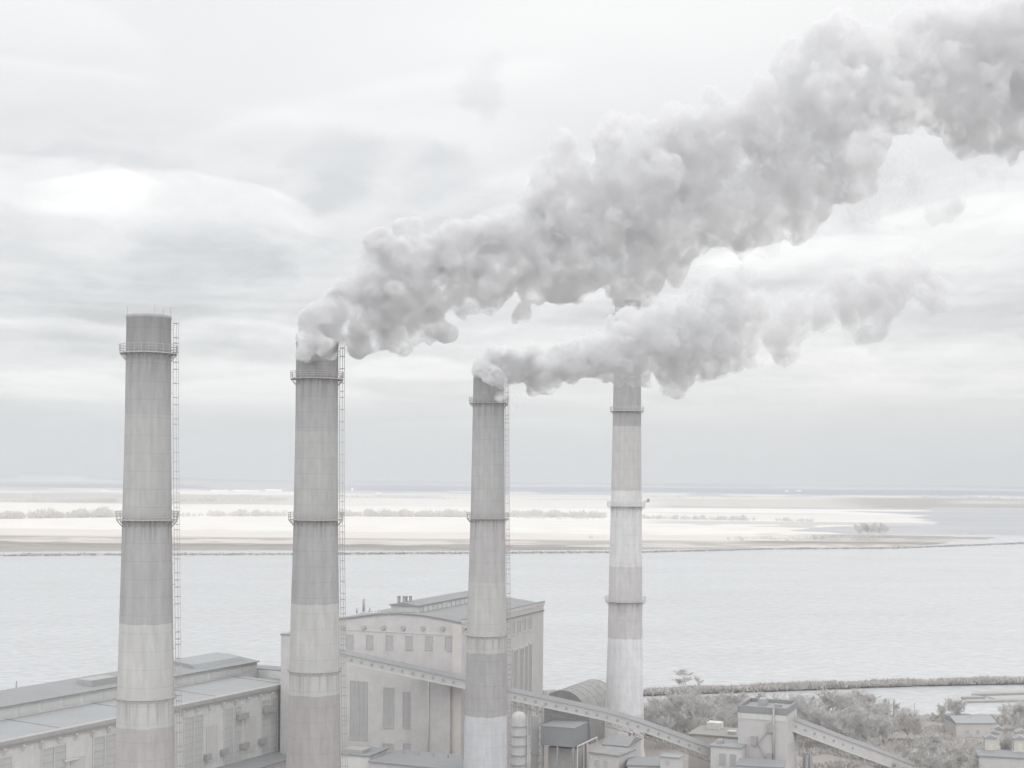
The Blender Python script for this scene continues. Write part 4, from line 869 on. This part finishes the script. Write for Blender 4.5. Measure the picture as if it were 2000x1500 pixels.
# ground cover of the yard and the foreground
q_ = random.Random(5)
def yard(name, n, xr, yr, h, m_, label, wx=.11):
    mb = MB()
    for k in range(n):
        px_, py_ = q_.uniform(*xr), q_.uniform(*yr); p = G(px_, py_, 1.0)
        if mnoise.noise((p.x * .09, p.y * .09, 3.0)) < -.12: continue
        for j in range(3):
            s = Vector((q_.gauss(0, wx), q_.gauss(0, wx), 0)); mb.add([p + s, p - s, p + Vector((q_.gauss(0, .4), q_.gauss(0, .4), h * q_.uniform(.3, 1)))], [(0, 1, 2)])
    o = mb.build(name, m_); tag(o, label, 'undergrowth', kind='stuff')
yard('undergrowth', 13000, (1262, 1560), (1392, 1440), 1.6, scrubg, 'dry undergrowth below the thicket'); yard('undergrowth', 20000, (1560, 2040), (1398, 1500), 1.1, scrubm, 'dry weeds and brush over the right-hand yard')
# patches of worn ground and paths in the yard
for nm, cc, poly in (('footpath', (.38, .365, .355), ((1800, 1497), (1850, 1462), (1900, 1447), (1906, 1449), (1860, 1466), (1818, 1500))), ('footpath', (.42, .40, .38), ((1855, 1452), (1890, 1444), (1893, 1448), (1862, 1456))),
                     ('gravel_patch', (.34, .325, .315), ((1690, 1432), (1850, 1424), (1870, 1438), (1720, 1448))), ('gravel_patch', (.33, .325, .315), ((1745, 1478), (1800, 1446), (1812, 1448), (1772, 1482)))):
    o = MB().prism([G(x, y, 1.004) for x, y in poly][::-1], (0, 0, .004)).build(nm, mat('worn_' + nm + str(cc[0]), cc, 1.0, .15, .3)); tag(o, kind='structure')

# ------------------------------------------------------------------ far shore: dam line, hedges, tree belts, buildings
fd = [G(x, 940 + v + (x - 1000) * math.tan(ROLL), 0) for x, v in ((-60, 156), (0, 155), (250, 151), (500, 148.5), (900, 142.5), (1250, 137.5), (1500, 129), (1750, 125), (2000, 113.5), (2080, 110))]
fe = [p + Vector((0, 16, 0)) for p in fd]
o = strip('far_dam_bank', fd, fe, 1.0, mat('dark_bank', (.33, .32, .31), 1, .2, .05)); tag(o, kind='structure')
o = scrub_on(fd, fe, 7000, (.8, 2.4), .6, scrubg, 'far_dam_scrub', seed=8, wx=.5, wsc=1.5); tag(o, 'dark line of scrub on the low dam along the far shore', 'scrub', kind='stuff')
def zf(px_, v):                                      # far land: where it lies v pixels under the horizon
    Y = float(prof_Y(v)); return Vector(((px_ - CX) / F * Y, Y, H - v / F * Y if v < 76 else 1.2))
def belt(x1, x2, v1, v2, hpx, n, label, m_=None, gap=.35, seed=0, w_=.35):
    """a belt of small bare trees along the far fields, read as one mass"""
    q_ = random.Random(seed); mb = MB()
    for k in range(n):
        x = q_.uniform(x1, x2); g = mnoise.noise((x * .035, seed * 3.7, 0)) * .5 + mnoise.noise((x * .14, seed * 1.7, 4)) * .5
        if g < -gap + .1: continue
        v = v1 + (v2 - v1) * (x - x1) / (x2 - x1) + q_.uniform(-.6, .6); p = zf(x, v); pxm = p.y / F; h = hpx * pxm * q_.uniform(.55, 1.0) * (.75 + g)
        cw = h * .32
        for j in range(9):
            c = p + Vector((q_.gauss(0, cw * .7), q_.gauss(0, cw * .7), h * q_.uniform(.1, .95))); s = Vector((q_.uniform(-1, 1), q_.uniform(-.3, .3), q_.uniform(-.6, .6))).normalized() * q_.uniform(.2, w_) * cw
            mb.add([c - s, c + s, c + Vector((q_.gauss(0, cw * .4), 0, q_.uniform(.15, .5) * h))], [(0, 1, 2)])
        s = Vector((.05 * h, 0, 0)); mb.add([p - s, p + s, p + Vector((0, 0, h * .8))], [(0, 1, 2)])
    o = mb.build('tree_belt', m_ or beltm); tag(o, label, 'tree belt', kind='stuff')
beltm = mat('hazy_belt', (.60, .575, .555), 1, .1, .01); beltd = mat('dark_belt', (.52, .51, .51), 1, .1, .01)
belt(-40, 330, 83, 74, 17, 900, 'pale bare trees along the field edge at the left', seed=1); belt(330, 560, 74, 72, 11, 420, 'bare hedge trees between the first two chimneys', seed=2)
belt(665, 915, 71, 70.5, 14, 700, 'bare tree row along the white field left of the third chimney', seed=3, gap=.5); belt(990, 1185, 69, 69.5, 14, 520, 'bare trees on the field edge between third and fourth chimney', seed=4, gap=.5)
belt(985, 1180, 72, 73, 6, 260, 'low hedge at the edge of the big white field', seed=5); belt(1255, 1475, 71, 73, 9, 300, 'clipped row of small trees right of the palest chimney', beltd, seed=6); belt(1515, 1590, 73, 74, 8, 110, 'short row of trees on the field tongue', beltd, seed=7)
belt(-40, 230, 50, 48, 10, 500, 'grey belt of trees behind the pale left field', seed=8, gap=.6); belt(340, 560, 45, 41, 8, 350, 'grey belt of trees behind the field between the first chimneys', seed=9, gap=.5)
belt(660, 920, 34, 36, 5, 300, 'thin hedge on the distant pale field', seed=10); belt(1250, 1440, 30, 29, 5, 240, 'pale distant belt of trees at the foot of the hills', seed=11); belt(1800, 2060, 26, 30, 7, 300, 'pale wood on the skyline fields at the right edge', seed=12, gap=.6)
belt(1420, 1700, 110, 104, 6, 220, 'scrub along the marshy point', seed=13); belt(1150, 1185, 110, 110, 6, 60, 'scrub on the shore left of the palest chimney', seed=14, gap=.8); belt(1560, 1960, 103, 92, 3, 260, 'reeds on the low spit', seed=15)
for x, v, hp_, lb in ((1452, 117, 15, 'rounded lone tree on the far marshy shore'), (1540, 116, 11, 'lone tree on the far shore left of the poplars'), (1592, 113, 16, 'slim bare tree on the far shore beside the poplars'), (1605, 113, 14, 'second slim bare tree on the far shore beside the poplars'), (1560, 116, 7, 'bush-sized tree on the far marshy shore'), (1665, 112, 14, 'tree at the foot of the poplar group'), (1703, 113, 10, 'low tree in front of the poplar group')):
    p = zf(x, v); tree(KS[2] + (1,), p, hp_ * p.y / F / 7.6, lb, None, x)
for k in range(13):
    x = 1674 + k * 4.6 + r_.uniform(-1, 1); p = zf(x, 104 + r_.uniform(-2, 2)); tree(KS[4] + (1,), p, r_.uniform(19, 26) * p.y / F / 7.6, 'tall narrow bare poplar in the group on the marshy point of the far shore', 'poplars on the far point', r_.uniform(0, 6), sz=1.0)
# far farm buildings
wf = mat('white_farm_wall', (.80, .79, .77), .8, .04)
def farm(x1, x2, v, hpx, label, cat='farm building'):
    a_ = zf(x1, v); b_ = zf(x2, v); t = empty('farm_building', a_, 0, label, cat); L_ = (b_ - a_).x; h = hpx * a_.y / F; D2 = max(12, L_ * .15)
    MB().box(0, L_, 0, D2, -3, h * .6).build('wall', wf, t); MB().prism([(0, -.5, h * .6 + .01), (0, D2 / 2, h), (0, D2 + .5, h * .6 + .01)][::-1], (L_, 0, 0)).build('roof', wf, t)
farm(518, 550, 24, 4, 'long white greenhouse block on the far plain left of the second chimney'); farm(455, 505, 25.5, 3.4, 'low white sheds on the far plain between the first chimneys'); farm(412, 445, 25, 3, 'white shed nearest the idle chimney on the far plain')
farm(686, 690, 22, 6, 'tiny white tower in the dark far forest right of the second chimney', 'tower'); farm(198, 212, 27.5, 3, 'small white shed on the far plain left of the idle chimney'); farm(733, 745, 27, 2.6, 'small white barn on the far plain between second and third chimney')
farm(1534, 1540, 16, 3, 'tiny white house in the far forest belt'); farm(1556, 1566, 15, 2.4, 'small pale house in the far forest belt further right')
# ------------------------------------------------------------------ air
hm = bpy.data.materials.new('haze'); hm.use_nodes = True; nt = hm.node_tree; nt.nodes.clear()
v = nt.nodes.new('ShaderNodeVolumePrincipled'); v.inputs['Color'].default_value = (.55, .565, .585, 1); v.inputs['Density'].default_value = HAZE; v.inputs['Anisotropy'].default_value = .0
o_ = nt.nodes.new('ShaderNodeOutputMaterial'); nt.links.new(v.outputs[0], o_.inputs['Volume'])
o = MB().box(-5000, 5000, -320, 8700, -4.0, 215).build('haze', hm); tag(o, kind='stuff')
